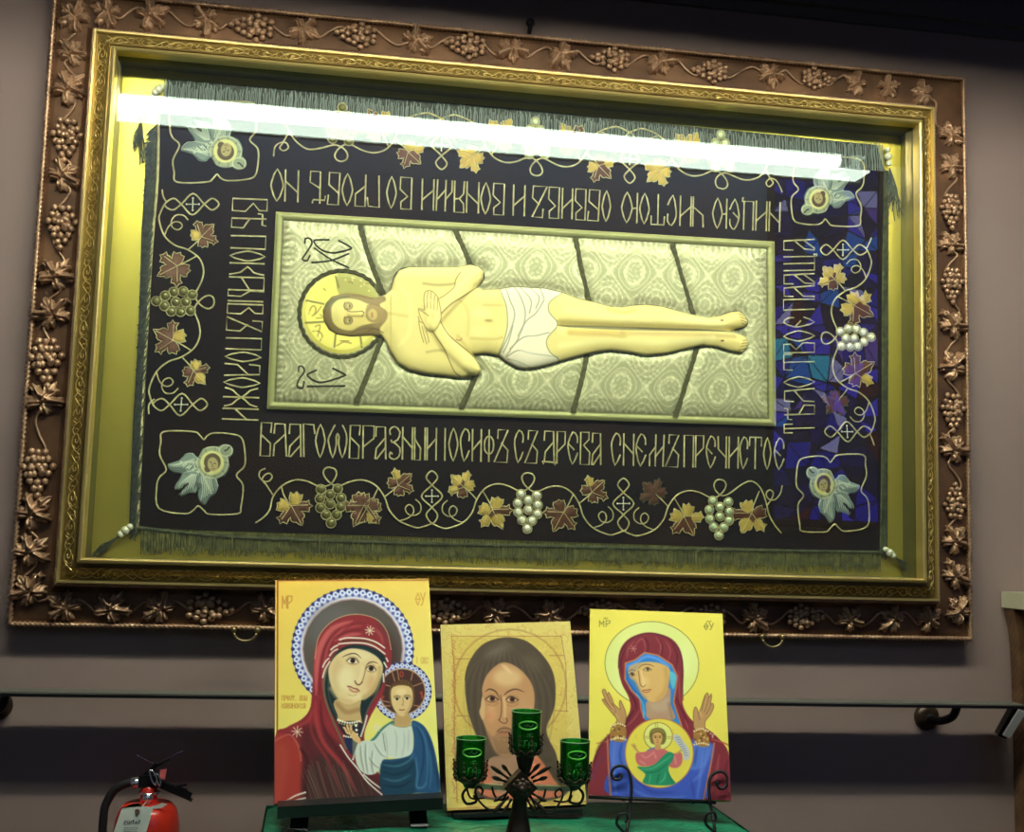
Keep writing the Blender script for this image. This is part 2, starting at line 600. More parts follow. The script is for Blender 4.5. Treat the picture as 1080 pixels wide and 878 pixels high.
def struct(name, mb, m, parent=None, smooth=False):
    o = mb.build(name, m, parent, smooth)
    if parent is None: o['kind'] = 'structure'
    return o


# ------------------------------------------------------------------ the setting
b = MB(); b.box(-2.6, 6.6, 0, .12, -1.45, 1.75); struct('wall_front', b, M_wall)
b = MB(); b.box(-2.6, 6.6, -6.4, .12, -1.55, -1.45); struct('floor', b, M_floor)
b = MB(); b.box(-2.6, 6.6, -1.75, .12, 1.75, 1.85); struct('ceiling', b, M_ceil)
b = MB()
b.box(-2.6, 6.6, -1.75, -1.65, 1.85, 3.9)
b.box(-2.6, 6.6, -6.4, -1.65, 3.9, 4.0)
struct('ceiling', b, M_ceil)
WX0, WX1, WZ0, WZ1 = 4.22, 5.16, 0.35, 3.35
b = MB()
b.box(-2.6, WX0, -6.4, -6.3, -1.45, 3.9); b.box(WX1, 6.6, -6.4, -6.3, -1.45, 3.9)
b.box(WX0, WX1, -6.4, -6.3, -1.45, WZ0); b.box(WX0, WX1, -6.4, -6.3, WZ1, 3.9)
struct('wall_back', b, M_back)
b = MB(); b.box(-2.7, -2.6, -6.4, .12, -1.45, 4.0); struct('wall_left', b, M_back)
b = MB(); b.box(6.6, 6.7, -6.4, .12, -1.45, 4.0); struct('wall_right', b, M_back)
# crown trim over the picture
b = MB()
for y0, z0, z1 in ((-.012, 1.57, 1.75), (-.03, 1.60, 1.75), (-.05, 1.69, 1.75)):
    b.box(-2.6, 6.6, y0, 0.001, z0, z1)
struct('trim_1', b, mat('trim paint', (104, 92, 90), .7))

b = MB(); b.box(-2.6, 6.6, -5.62, -5.56, 3.35, 3.9); struct('wash_baffle', b, M_back)  # unseen board added to keep the wash lamp off the room
# stained glass window of the nave (seen mirrored in the picture glass)
win = bpy.data.objects.new('window_1', None)
win.location = (WX0, -6.35, WZ0)
win['org'] = (WX0, -6.35, WZ0)
win['kind'] = 'structure'
S.collection.objects.link(win)
pal = [((40, 40, 200), 2.6), ((70, 60, 235), 3.2), ((30, 120, 235), 3.0), ((60, 190, 230), 3.4), ((120, 90, 210), 2.6),
       ((170, 170, 235), 3.6), ((40, 30, 140), 1.6), ((230, 210, 160), 4.0), ((120, 30, 50), 1.2), ((25, 25, 110), 1.2)]
PM = [mat('stained pane %d' % i, (10, 10, 14), .3, emit=(c, s * 0.8)) for i, (c, s) in enumerate(pal)]
NX, NZ = 6, 20
lead = MB()
jit = {}
for i in range(NX + 1):
    for k in range(NZ + 1):
        dx = 0 if i in (0, NX) else rnd.uniform(-.06, .06)
        dz = 0 if k in (0, NZ) else rnd.uniform(-.06, .06)
        jit[i, k] = (WX0 + (WX1 - WX0) * i / NX + dx, WZ0 + (WZ1 - WZ0) * k / NZ + dz)
for i in range(NX):
    for k in range(NZ):
        q = [jit[i, k], jit[i + 1, k], jit[i + 1, k + 1], jit[i, k + 1]]
        c = np.mean(q, 0)
        w = rnd.choice([0, 0, 1, 1, 2, 3, 4, 6, 6, 9, 9, 9, 9, 6, 6, 8, 5]) if c[1] > 1.0 else rnd.choice([0, 6, 9, 9, 6, 8])
        tri = ([q[0], q[1], q[2]], [q[0], q[2], q[3]]) if (i + k) % 2 else ([q[1], q[2], q[3]], [q[1], q[3], q[0]])
        for t_, tp in enumerate(tri):
            cc_ = np.mean(tp, 0)
            pb = MB()
            A = [(cc_[0] + (x - cc_[0]) * .9, -6.33, cc_[1] + (z - cc_[1]) * .9) for x, z in tp]
            pb.add(A + [(x, -6.345, z) for x, y, z in A], [(0, 1, 2), (5, 4, 3), (0, 3, 4, 1), (1, 4, 5, 2), (2, 5, 3, 0)])
            pb.build('pane', PM[w if t_ == 0 or rnd.random() < .45 else rnd.choice([9, 9, 6, 0, 1])], win, False)
        p0, p1 = tri[0][0], tri[0][2]
        lead.tube([(p0[0], -6.335, p0[1]), (p1[0], -6.335, p1[1])], .009, 4)
        for p0, p1 in ((q[0], q[1]), (q[0], q[3])):
            lead.tube([(p0[0], -6.335, p0[1]), (p1[0], -6.335, p1[1])], .011, 4)
lead.build('leading', M_blk, win)
wf = MB()
for x in (WX0 - .03, WX1 + .03): wf.box(x - .03, x + .03, -6.38, -6.28, WZ0 - .06, WZ1 + .06)
for z in (WZ0 - .03, WZ1 + .03): wf.box(WX0, WX1, -6.38, -6.28, z - .03, z + .03)
wf.build('window_frame', M_wood, win, False)

# ------------------------------------------------------------------ the fluorescent fixture over the picture
TY, TZ = -1.025, 1.490
fx = empty('fluorescent_light', (1.1, TY, 1.56), 'long fluorescent tube fixture, seen only as the white streak mirrored in the picture glass', 'light fixture')
b = MB(); b.tube([(-.11, TY, TZ), (2.336, TY, TZ)], .0185, 16); b.build('tube', M_tube, fx)
b = MB()
b.box(-.22, 2.49, -1.19, -1.165, 1.466, 1.56)
b.box(-.22, 2.49, -1.19, -.90, 1.548, 1.562)
b.build('reflector', M_white, fx, False)
b = MB(); b.box(-.20, 2.47, -1.163, -1.052, 1.4695, 1.476); b.build('opal_lens', M_lens, fx, False)
b = MB(); b.box(-.22, 2.49, -.908, -.900, 1.474, 1.562); b.build('shade_lip', M_lipgrey, fx, False)  # lip added to the fixture to shade the top of the wall
for x in (-.135, 2.36):
    b = MB(); b.box(x - .022, x + .022, -1.045, -1.0, 1.478, 1.548); b.build('tube_socket', M_white, fx, False)
for x in (.3, 1.9):
    b = MB(); b.tube([(x, -1.0, 1.562), (x, -1.0, 1.75)], .012, 8); b.build('hanger', M_white, fx)

# ------------------------------------------------------------------ carved picture frame
OX0, OX1, OZ0, OZ1 = -0.111, 2.287, -0.103, 1.431
GX0, GX1, GZ0, GZ1 = 0.0, 2.167, 0.0, 1.316
frame = empty('picture_frame', (1.09, 0, OZ0), 'huge glazed wall frame of carved bronze grapevines with a gold inner moulding', 'picture frame')


def rect_at(s):
    if s <= 1:
        return [a + (g - a) * s for a, g in ((OX0, GX0), (OX1, GX1), (OZ0, GZ0), (OZ1, GZ1))]
    d = s - 1
    return [GX0 + d, GX1 - d, GZ0 + d, GZ1 - d]


def sweep(prof):
    mb = MB()
    V, F = [], []
    for s, h in prof:
        x0, x1, z0, z1 = rect_at(s)
        V += [(x0, -h, z0), (x1, -h, z0), (x1, -h, z1), (x0, -h, z1)]
    for i in range(len(prof) - 1):
        for k in range(4):
            l = (k + 1) % 4
            F.append((i * 4 + k, i * 4 + l, i * 4 + 4 + l, i * 4 + 4 + k))
    mb.add(V, F)
    return mb


sweep([(0, .0), (0, .030), (.03, .040), (.09, .040), (.12, .034), (.2, .036), (.5, .038), (.78, .040), (.85, .044), (.90, .054),
       (.94, .070), (.96, .078), (1.0, .078), (1.0, .0)]).build('carved_moulding', M_bronze, frame, False)
sweep([(1.0, .05), (1.0, .088), (1.002, .092), (1.0065, .092), (1.008, .086), (1.008, .06)]).build('outer_fillet', M_gold_hi, frame, False)
sweep([(1.008, .06), (1.008, .083), (1.014, .084), (1.022, .087), (1.030, .093), (1.037, .103), (1.041, .104), (1.042, .098),
       (1.047, .098), (1.047, .06)]).build('gold_band', M_gold, frame, False)
sweep([(1.047, .06), (1.047, .110), (1.049, .116), (1.055, .118), (1.0585, .115), (1.0595, .110), (1.0595, .082)]).build('sight_lip', M_gold_hi, frame, False)
sweep([(1.0595, .082), (1.0595, .012)]).build('box_liner', M_liner, frame, False)
b = MB(); b.box(GX0 + .03, GX1 - .03, -.012, -.001, GZ0 + .03, GZ1 - .03); b.build('mat_board', M_mat, frame, False)
b = MB(); b.box(GX0 + .055, GX1 - .055, -.0785, -.076, GZ0 + .055, GZ1 - .055); 
gp = MB(); gp.add([(GX0 + .0593, -.077, GZ0 + .0593), (GX1 - .0593, -.077, GZ0 + .0593), (GX1 - .0593, -.077, GZ1 - .0593), (GX0 + .0593, -.077, GZ1 - .0593)], [(0, 1, 2, 3)])
gp.build('glass_pane', M_glass, frame, False)


def rope(s, h, r, pitch, n=6):
    mb = MB()
    x0, x1, z0, z1 = rect_at(s)
    for (ax, az), (bx, bz) in (((x0, z0), (x1, z0)), ((x1, z0), (x1, z1)), ((x1, z1), (x0, z1)), ((x0, z1), (x0, z0))):
        L = math.hypot(bx - ax, bz - az)
        m = int(L / pitch * 4)
        tx, tz = (bx - ax) / L, (bz - az) / L
        nx, nz = -tz, tx
        V, F = [], []
        for i in range(m + 1):
            t = L * i / m
            tw = math.pi * t / pitch
            for k in range(n):
                g = 2 * math.pi * k / n
                q = r * (1 + .42 * math.cos(2 * (g - tw)))
                V.append((ax + tx * t + nx * q * math.cos(g), -h - q * math.sin(g), az + tz * t + nz * q * math.cos(g)))
        for i in range(m):
            for k in range(n):
                l = (k + 1) % n
                F.append((i * n + k, i * n + l, (i + 1) * n + l, (i + 1) * n + k))
        mb.add(V, F)
    return mb


rope(.065, .043, .0052, .011).build('rope_beading', M_bronze_leaf, frame)
rope(.975, .079, .0034, .009).build('rope_beading', M_bronze_leaf, frame)

# low scrolls on the gold band (too small to pick apart)
sc = MB()


def band_pt(side, t, s):
    x0, x1, z0, z1 = rect_at(1 + s)
    h = np.interp(s, [.008, .014, .022, .030, .037, .041], [.083, .084, .087, .093, .103, .104])
    if side == 0: return np.array([t, -h, z0])
    if side == 1: return np.array([x1, -h, t])
    if side == 2: return np.array([t, -h, z1])
    return np.array([x0, -h, t])


UN = .066
for side in range(4):
    lo, hi = (GX0 + .03, GX1 - .03) if side in (0, 2) else (GZ0 + .03, GZ1 - .03)
    k = max(1, int((hi - lo) / UN))
    u = (hi - lo) / k
    for i in range(k):
        a = lo + i * u
        fl = 1 if i % 2 else -1
        def q(p):
            return [band_pt(side, a + x * u, .0245 + fl * y * .013) for x, y in p]
        for pts, r in (([(0, -.8), (.15, .2), (.35, .8), (.6, .7), (.75, .1), (.6, -.4), (.42, -.2), (.45, .25), (.55, .2)], .0016),
                       ([(.75, .1), (.88, -.4), (1, -.8)], .0015), ([(.2, .3), (.08, .7), (.02, .95)], .0015),
                       ([(.35, .8), (.28, .35), (.2, -.1), (.28, -.6)], .0013), ([(.6, -.4), (.5, -.8), (.36, -.95)], .0014),
                       ([(.72, .5), (.85, .85), (.97, .6)], .0014), ([(.85, -.3), (.92, .1), (.88, .4)], .0012),
                       ([(.1, -.3), (.2, -.85)], .0013)):
            sc.tube(q(spl(pts, False, 2)), r, 4)
o = sc.build('scroll_relief', M_gold_hi, frame); o['kind'] = 'stuff'
# gold flat fill so that the scrolls read against a darker ground
# ---- carved leaves
HALF = [(0, -.30), (.10, -.60), (.30, -.82), (.42, -.66), (.58, -.72), (.64, -.48), (.80, -.40), (.68, -.24), (.48, -.12), (.66, -.08),
        (.78, .02), (.98, -.02), (.92, .18), (1.02, .38), (.80, .38), (.66, .54), (.50, .40), (.33, .32), (.38, .52), (.32, .68), (.20, .70), (.13, .86), (0, 1.02)]
LEAF = np.array(HALF + [(-x, y) for x, y in HALF[-2:0:-1]])
VEINS = [[(0, -.3), (0, .9)], [(0, -.2), (.8, .2)], [(0, -.2), (-.8, .2)], [(0, -.25), (.45, -.6)], [(0, -.25), (-.45, -.6)],
         [(0, .2), (.2, .5)], [(0, .2), (-.2, .5)], [(.4, 0), (.75, -.02)], [(-.4, 0), (-.75, -.02)]]


def leaf_h(T):
    def f(X, Y, d):
        h = T * np.minimum(1, d / .05) ** .5 * .55 + T * .6 * np.minimum(1, d / .22)
        v = np.full(X.shape, 9.)
        for s in VEINS:
            v = np.minimum(v, ldist(X, Y, s)[0])
        h = h - T * .42 * np.exp(-(v / .035) ** 2) + T * .35 * np.exp(-((v - .09) / .05) ** 2)
        return h * (1 + .25 * np.sin(3 * np.arctan2(Y, X)))
    return f


leaf_me = []
for k in range(3):
    L = LEAF.copy()
    r_ = np.random.RandomState(k)
    L = L * (1 + r_.uniform(-.05, .05, L.shape))
    a = np.arctan2(L[:, 1], L[:, 0])
    L = L * (1 + .10 * np.sin(2 * a + k * 2))[:, None]
    P, kp, _, _ = relief(L, .05, leaf_h(.36), lambda X, Y, H: np.stack([X, -H, Y], -1))
    me = grid_mesh('carved_leaf', P, keep=kp)
    me.materials.append(M_bronze_leaf)
    leaf_me.append(me)
grape_me = []
for k in range(2):
    mb = MB()
    r_ = random.Random(k)
    for row, (n, z) in enumerate(((3, .82), (4, .5), (5, .18), (4, -.14), (3, -.46), (2, -.76), (1, -1.04))):
        for i in range(n):
            x = (i - (n - 1) / 2) * .30 + r_.uniform(-.04, .04)
            mb.ball((x, -.10 - .12 * (1 - abs(x)), z + r_.uniform(-.04, .04)), .165, 8, 5)
    for i in range(8):
        mb.ball((r_.uniform(-.35, .35), -.27, r_.uniform(-.5, .6)), .155, 8, 5)
    me = mb.mesh('grapes')
    me.materials.append(M_bronze_leaf)
    grape_me.append(me)

ORN = [  # kind, px, py, radius px, tip direction in degrees (0 = right, 90 = up)
    ('l', 78, 17, 17, 140), ('l', 76, 55, 15, 60), ('l', 73, 93, 18, 48), ('g', 70, 146, 22, -90), ('l', 68, 185, 17, 40), ('g', 65, 238, 22, -88),
    ('l', 60, 290, 18, 60), ('l', 55, 330, 18, 120), ('g', 49, 381, 24, -85), ('l', 47, 421, 18, 60), ('g', 40, 497, 23, -88),
    ('l', 36, 540, 18, 45), ('l', 33, 581, 17, 42), ('l', 30, 622, 17, 130), ('l', 68, 640, 16, 150), ('l', 118, 641, 17, 60), ('l', 168, 641, 16, 145),
    ('g', 220, 642, 22, 0), ('l', 281, 642, 16, 40), ('g', 474, 645, 20, 0), ('l', 523, 646, 16, 70), ('l', 580, 648, 16, 110), ('g', 632, 645, 20, 180),
    ('l', 685, 642, 16, 90), ('g', 747, 650, 20, 180), ('l', 797, 652, 16, 30), ('g', 848, 651, 20, 0), ('l', 897, 653, 15, 50), ('l', 941, 653, 15, 150),
    ('l', 980, 653, 15, 35), ('l', 1011, 644, 15, 130),
    ('l', 1008, 607, 16, 45), ('l', 1007, 570, 16, 50), ('g', 1007, 530, 19, 90), ('l', 1006, 473, 17, 60), ('g', 1005, 434, 21, -90),
    ('l', 1005, 386, 17, 120), ('l', 1005, 342, 17, 60), ('g', 1004, 300, 20, -90), ('l', 1003, 257, 15, 55), ('g', 1003, 222, 20, -90),
    ('l', 1003, 175, 15, 60), ('l', 1003, 142, 15, 40), ('l', 973, 98, 14, 170), ('l', 937, 92, 14, 20), ('l', 903, 88, 14, 150), ('g', 862, 83, 19, 0),
    ('l', 813, 79, 15, -80), ('g', 750, 75, 20, 180), ('l', 697, 67, 15, -60), ('g', 645, 62, 21, 180), ('l', 593, 59, 16, -60), ('l', 540, 53, 16, -80),
    ('g', 492, 48, 21, 180), ('l', 440, 43, 16, 20), ('g', 377, 37, 21, 180), ('l', 320, 32, 16, -20), ('g', 267, 29, 22, 180), ('l', 217, 23, 16, 200),
    ('l', 160, 16, 17, 30), ('l', 112, 13, 16, 160)]
org = Vector(frame['org'])
for i, (kd, px, py, r, ang) in enumerate(ORN):
    c = W(px, py, -.045)
    me = leaf_me[i % 3] if kd == 'l' else grape_me[i % 2]
    o = bpy.data.objects.new('carved_leaf' if kd == 'l' else 'grape_bunch', me)
    S.collection.objects.link(o)
    o.parent = frame
    s = r * (1.16 if kd == 'l' else 1.0) / 428.0
    o.scale = (s * .98, s * (1.0 if kd == 'l' else .9), s)
    # mesh tip points to +z; grapes taper to -z
    a = ang - 90 if kd == 'l' else ang + 90
    o.rotation_euler = (0, -math.radians(a), 0)
    o.location = Vector((c[0], -.0385, c[2])) - org
# vine stems between neighbouring ornaments
for i in range(len(ORN)):
    A, B = ORN[i], ORN[(i + 1) % len(ORN)]
    d = math.hypot(A[1] - B[1], A[2] - B[2])
    if d < 38 or d > 120: continue
    mb = MB()
    a, c = np.array(A[1:3], float), np.array(B[1:3], float)
    t = (c - a) / d
    nn = np.array([-t[1], t[0]])
    sg = 1 if i % 2 else -1
    pts = [a + t * 6, a + t * d * .3 + nn * 7 * sg, a + t * d * .5 + nn * 2 * sg, a + t * d * .7 - nn * 6 * sg, c - t * 6]
    mb.tube([W(x, y, -.042) for x, y in spl(pts, False, 5)], .0030, 6)
    mb.build('vine_stem', M_bronze_leaf, frame)
# brass rings under the frame
for px, py in ((259, 667), (813, 674)):
    mb = MB()
    c = W(px, py, -.055)
    mb.tube([c + np.array([.026 * math.cos(g), -.012, .020 * math.sin(g)]) for g in np.linspace(math.pi * 1.02, math.pi * 1.98, 12)], .0035, 8)
    for sx in (-1, 1):
        mb.ball((c[0] + sx * .027, -.065, c[2] + .006), .0075, 8, 6)
        mb.tube([(c[0] + sx * .027, -.03, c[2] + .008), (c[0] + sx * .027, -.065, c[2] + .006)], .004, 6)
    mb.build('brass_ring', M_brass, frame)
# small hanging eye at the top edge
c = W(559, 29, -.02)
mb = MB(); mb.tube([(c[0], -.0, c[2] - .02), (c[0], -.02, c[2]), (c[0], -.02, c[2] + .012)], .006, 8); mb.ball((c[0], -.022, c[2] + .012), .012)
mb.build('hanging_eye', M_blk, frame)

# ------------------------------------------------------------------ embroidered burial shroud
YC = -.019      # face of the velvet
YT = -.0192     # stitched ornaments start here
CEN = W(545, 360, YC)
shr = empty('burial_shroud', (CEN[0], -.014, CEN[2]), 'dark velvet embroidered shroud with gold lettering and a lying figure, under the frame glass', 'embroidered cloth')
QC = np.array([(168, 113), (933, 178), (930, 583), (145, 557)], float)


def bil(u, v, Q=QC):
    u, v = np.asarray(u)[..., None], np.asarray(v)[..., None]
    return (Q[0] * (1 - u) + Q[1] * u) * (1 - v) + (Q[3] * (1 - u) + Q[2] * u) * v


U, V_ = np.meshgrid(np.linspace(0, 1, 160), np.linspace(0, 1, 90))
PX = bil(U, V_)
wav = 1.6 * np.sin(V_ * 9 + 1) * (U < .001) + 1.5 * np.sin(V_ * 11) * (U > .999)
PX[..., 0] += wav
H = .0012 * np.sin(U * 31 + 3 * V_) * np.sin(V_ * 17 + 2 * U) + .0006 * np.sin(U * 90 + V_ * 20)
P = toplane(-.0165)(PX[..., 0], PX[..., 1], H * .6 + .0012)
link('velvet_ground', grid_mesh('velvet_ground', P), M_velvet, shr)


def thread(name, paths, r, m=None, y=YT, closed=False, sm=True, parent=None):
    mb = MB()
    for p in paths: embroider(mb, p, y, r, closed, 4, sm)
    return mb.build(name, m or M_thread, parent or shr)


# edge braids and fringes
thread('edge_braid', [[(146, 557), (250, 567), (420, 573), (600, 577), (800, 581), (930, 583)]], .0045, M_green_br, -.019)
thread('edge_braid', [[(167, 120), (166, 190), (160, 260), (156, 330), (151, 420), (148, 490), (145, 557)]], .0035, M_thread, -.019)
thread('edge_braid', [[(934, 180), (932, 260), (931, 350), (931, 450), (929, 583)]], .0035, M_green_br, -.019)


def fringe(name, A, B, dA, dB, n, m, jit, r=.0011, y=-.0175, wob=1.0):
    mb = MB()
    A, B, dA, dB = map(lambda t: np.array(t, float), (A, B, dA, dB))
    for i in range(n):
        u = (i + rnd.random()) / n
        a = A + (B - A) * u
        d = (dA + (dB - dA) * u) * (1 - jit * rnd.random())
        nn = np.array([-d[1], d[0]]) / (np.hypot(*d) + 1e-6)
        k = rnd.uniform(-wob, wob)
        pts = [a, a + d * .4 + nn * k * .6, a + d * .75 - nn * k * .4, a + d + nn * k]
        yy = y - rnd.random() * .004
        embroider(mb, pts, yy, r * rnd.uniform(.7, 1.3), n=2)
    o = mb.build(name, m, shr)
    o['kind'] = 'stuff'
    return o


def strip(name, pts_a, pts_b, m, y=-.0155):
    mb = MB()
    V = [W(a, c, y) for a, c in pts_a] + [W(a, c, y) for a, c in pts_b]
    n = len(pts_a)
    mb.add(V, [(i, i + 1, n + i + 1, n + i) for i in range(n - 1)])
    return mb.build(name, m, shr, False)


strip('fringe_heading', [(148, 557), (540, 576), (929, 582)], [(150, 577), (540, 590), (929, 598)], M_fringe)
fringe('bottom_fringe', (148, 558), (929, 583), (-1, 28), (0, 24), 620, M_fringe, .35, .0012)
strip('fringe_heading', [(176, 83), (540, 114), (925, 153)], [(170, 118), (540, 148), (933, 182)], M_fringe_d)
fringe('top_fringe', (170, 119), (933, 181), (3, -37), (-2, -30), 480, mat('reflection tinted fringe', (128, 142, 140), .6, .2), .25, .0011)  # bluish reflection on the glass put into the strand colour
strip('fringe_heading', [(155, 150), (149, 250), (146, 350), (140, 450), (136, 556)], [(168, 150), (162, 250), (157, 350), (150, 450), (146, 556)], M_fringe_d)
fringe('side_fringe', (166, 130), (145, 556), (-13, 12), (-9, 14), 420, M_fringe_d, .4, .0013)
fringe('side_fringe', (167, 130), (146, 556), (-6, 14), (-5, 16), 260, M_green_br, .4, .0013)
strip('fringe_heading', [(933, 180), (931, 350), (929, 582)], [(937, 180), (937, 350), (936, 582)], M_fringe_d)
fringe('side_fringe', (932, 180), (930, 582), (6, 12), (6, 12), 300, M_green_br, .4, .0013)


def tassel(px, py, dx, dy, L, bead, n=26):
    mb = MB()
    p = W(px, py, -.024)
    for k in range(3):
        q = W(px + dx * bead * k * .9, py + dy * bead * k * .9, -.026)
        mb.ball(q, (.008, .0105, .0085)[k], 10, 7)
    t = mb.build('tassel', M_pearl, shr)
    mb = MB()
    for i in range(n):
        a = rnd.uniform(-.22, .22)
        ux, uy = dx * math.cos(a) - dy * math.sin(a), dx * math.sin(a) + dy * math.cos(a)
        l = L * rnd.uniform(.5, 1.15)
        s = (px + dx * bead * 2.4, py + dy * bead * 2.4)
        pts = [s, (s[0] + ux * l * .35 + rnd.uniform(-1, 1), s[1] + uy * l * .35), (s[0] + ux * l * .7 + rnd.uniform(-2, 2), s[1] + uy * l * .7), (s[0] + ux * l + rnd.uniform(-3, 3), s[1] + uy * l + rnd.uniform(0, 4))]
        mb.tube([W(a_, b_, -.024 - .004 * rnd.random()) for a_, b_ in spl(pts, False, 4)], .0011, 4)
    o = mb.build('tassel_strands', M_green_br, t)
    o.location = (0, 0, 0)
    return t


tassel(150, 112, -.12, .99, 40, 6)
tassel(137, 556, -.78, .62, 30, 7)
tassel(936, 158, .12, .99, 48, 8)
tassel(934, 580, .75, .6, 26, 6)
tassel(170, 92, -.75, .6, 16, 5)

# lettering
LINES = [
    ('b', [('Б', 274, 286.5), ('Л', 288, 302), ('А', 304, 317.6), ('Г', 319.5, 331.6), ('О', 332.4, 342.7), ('Ѡ', 345.7, 365.7), ('Б', 368, 379.8),
           ('Р', 382, 394.6), ('А', 395.3, 407), ('З', 410, 422), ('Н', 424.3, 434.6), ('Ы', 436.8, 448), ('И', 450.2, 459.8), ('І', 466, 472),
           ('О', 473, 482.7), ('С', 485, 495.3), ('И', 498, 507.2), ('Ф', 510.4, 520.6), ('Ъ', 521, 535.3), ('С', 542, 552), ('Ъ', 553.4, 566.5),
           ('Д', 573, 585), ('Р', 586.8, 596), ('Е', 598.3, 609.4), ('В', 611.6, 622), ('А', 623.8, 633.8), ('С', 644.2, 654.6), ('Н', 657.5, 668),
           ('Е', 670, 681.2), ('М', 685, 700), ('Ъ', 701.6, 715.4), ('П', 721.3, 731), ('Р', 733, 742), ('Е', 744.2, 754.6), ('Ч', 756.8, 765.7),
           ('И', 768.7, 778.3), ('С', 779.8, 788.7), ('Т', 790, 802.7), ('О', 805, 813), ('Е', 816, 827)]),
    ('t', [('О', 285.5, 299), ('Н', 300.8, 314.4), ('Ѣ', 326, 342.6), ('Б', 345.2, 358.4), ('О', 360.6, 372), ('Р', 374.4, 386), ('Г', 387.5, 400.3),
           ('О', 407.7, 418), ('В', 421.5, 434.4), ('И', 445.2, 457.4), ('М', 460.3, 476.6), ('Я', 479, 490), ('Н', 492.3, 504.8), ('О', 507, 517.4),
           ('В', 519.6, 532), ('И', 541.5, 553.3), ('Ъ', 561.5, 576.7), ('В', 578.2, 590), ('И', 593, 603.6), ('В', 606.3, 618), ('Б', 619.5, 632.6),
           ('О', 634.9, 644), ('Ю', 655.4, 672), ('О', 674.6, 684.8), ('Т', 687, 701), ('С', 703.5, 713.7), ('И', 717.4, 728.8), ('Ч', 731, 742),
           ('Ю', 751.5, 766.3), ('Е', 769.2, 780), ('Ц', 783, 794.4), ('И', 797.4, 808.5), ('Н', 811.4, 822.5)]),
    ('l', [('В', 209.5, 223.7), ('Ѣ', 226, 241.5), ('П', 249, 262.5), ('О', 264.9, 275.8), ('К', 278, 290), ('Р', 292, 308), ('Ы', 306, 318),
           ('В', 320.8, 331.8), ('Ъ', 334.8, 349.6), ('П', 357, 368.8), ('О', 371.5, 381.9), ('Л', 384, 396.7), ('О', 398.6, 409), ('Ж', 409.6, 429),
           ('И', 431.5, 442.8)]),
    ('r', [('Т', 447.5, 456.8), ('Ѣ', 427, 442), ('Л', 410.5, 424.5), ('О', 397.5, 409), ('Т', 374, 390.5), ('В', 361.8, 372.7), ('О', 349, 360.4),
           ('Е', 334.5, 345.6), ('П', 316, 327), ('Л', 302, 313.6), ('А', 289, 300.2), ('Щ', 271, 285.5), ('А', 252.8, 264.5)]),
]


def lerp(t, a, b, A, B): return A + (B - A) * (t - a) / (b - a)


def cell(side, p0, p1):
    """unit cell -> pixels for a letter that spans p0..p1 along its line"""
    def f(x, y):
        if side == 'b':
            X = p0 + (p1 - p0) * x
            b0, t0 = lerp(X, 274, 828, 481, 496), lerp(X, 274, 828, 446, 462.5)
            return X + y * .5, b0 + (t0 - b0) * y
        if side == 't':
            X = p1 - (p1 - p0) * x
            t0, b0 = lerp(X, 288, 822, 212, 245), lerp(X, 288, 822, 178, 213.5)
            return X - y * .8 + .4, b0 + (t0 - b0) * y
        if side == 'l':
            Y = p0 + (p1 - p0) * x
            b0, t0 = lerp(Y, 209, 443, 245.6, 234), lerp(Y, 209, 443, 282, 272.5)
            return b0 + (t0 - b0) * y, Y + y * 1.2 - .6
        Y = p1 - (p1 - p0) * x
        b0, t0 = 859.0, lerp(Y, 250, 456, 826, 827)
        return b0 + (t0 - b0) * y, Y + .8 * y - .4
    return f


for side, seq in LINES:
    for ch, a, c in seq:
        mb = MB()
        f = cell(side, a, c)
        for st in GL[ch]:
            cl = st[0] == st[-1]
            sm = ch in 'ОѠЗСЕФЮКЖ'
            pts = [f(x, y) for x, y in (st[:-1] if cl else st)]
            embroider(mb, pts, YT, .0021, cl, 2, sm)
        mb.build('letter', M_thread, shr)

# ---- grapevine border
_b = 523.7
VINE = [(455.5, 552.5), (463, 556), (471.6, 557.7), (488, 551.8), (498, 540.7), (502.7, 527.4), (511.6, 515.5), (523.5, 510.8), (535.3, 512.6), (547, 518), (554, 517.5),
        (561, 511.5), (563.7, 505), (561.5, 500.5), (557, 499)]
CURL = [(488, 551.8), (479, 548), (473.9, 542), (474.6, 536), (478.5, 534), (482, 538), (479.5, 543.7), (473, 545), (467, 540.7), (467, 533), (472, 528)]
DIAM = [(456, 552.5), (461.5, 544), (455, 535), (444.5, 523.7), (455.5, 512), (461.5, 503.7), (455.5, 497), (449.5, 503.7), (455.5, 512), (466.5, 523.7), (456, 535), (449.5, 543.5)]
GRP = [(-7.5, -16.5), (9, -15), (-11, -7), (0, -10), (10, -5), (-10.5, 2.5), (0, 0), (9.5, 4.5), (-6.5, 11), (4, 11.5), (-1, 20)]


def loc(p): return ((p[0] - 455.5) / 101.5, (_b + .0276 * (p[0] - 455.5) - p[1]) / 101.5)


def mapper(D, L, vd, flip=1):
    D, L, vd = map(lambda t: np.array(t, float), (D, L, vd))
    def f(p):
        u, v = loc(p)
        return tuple(D + (L - D) * u + vd * v)
    return f


EB = []   # embroidered leaves


def leaf_at(c, tip, r, brown=.7, seed=0):
    EB.append((c, tip, r, brown, seed))


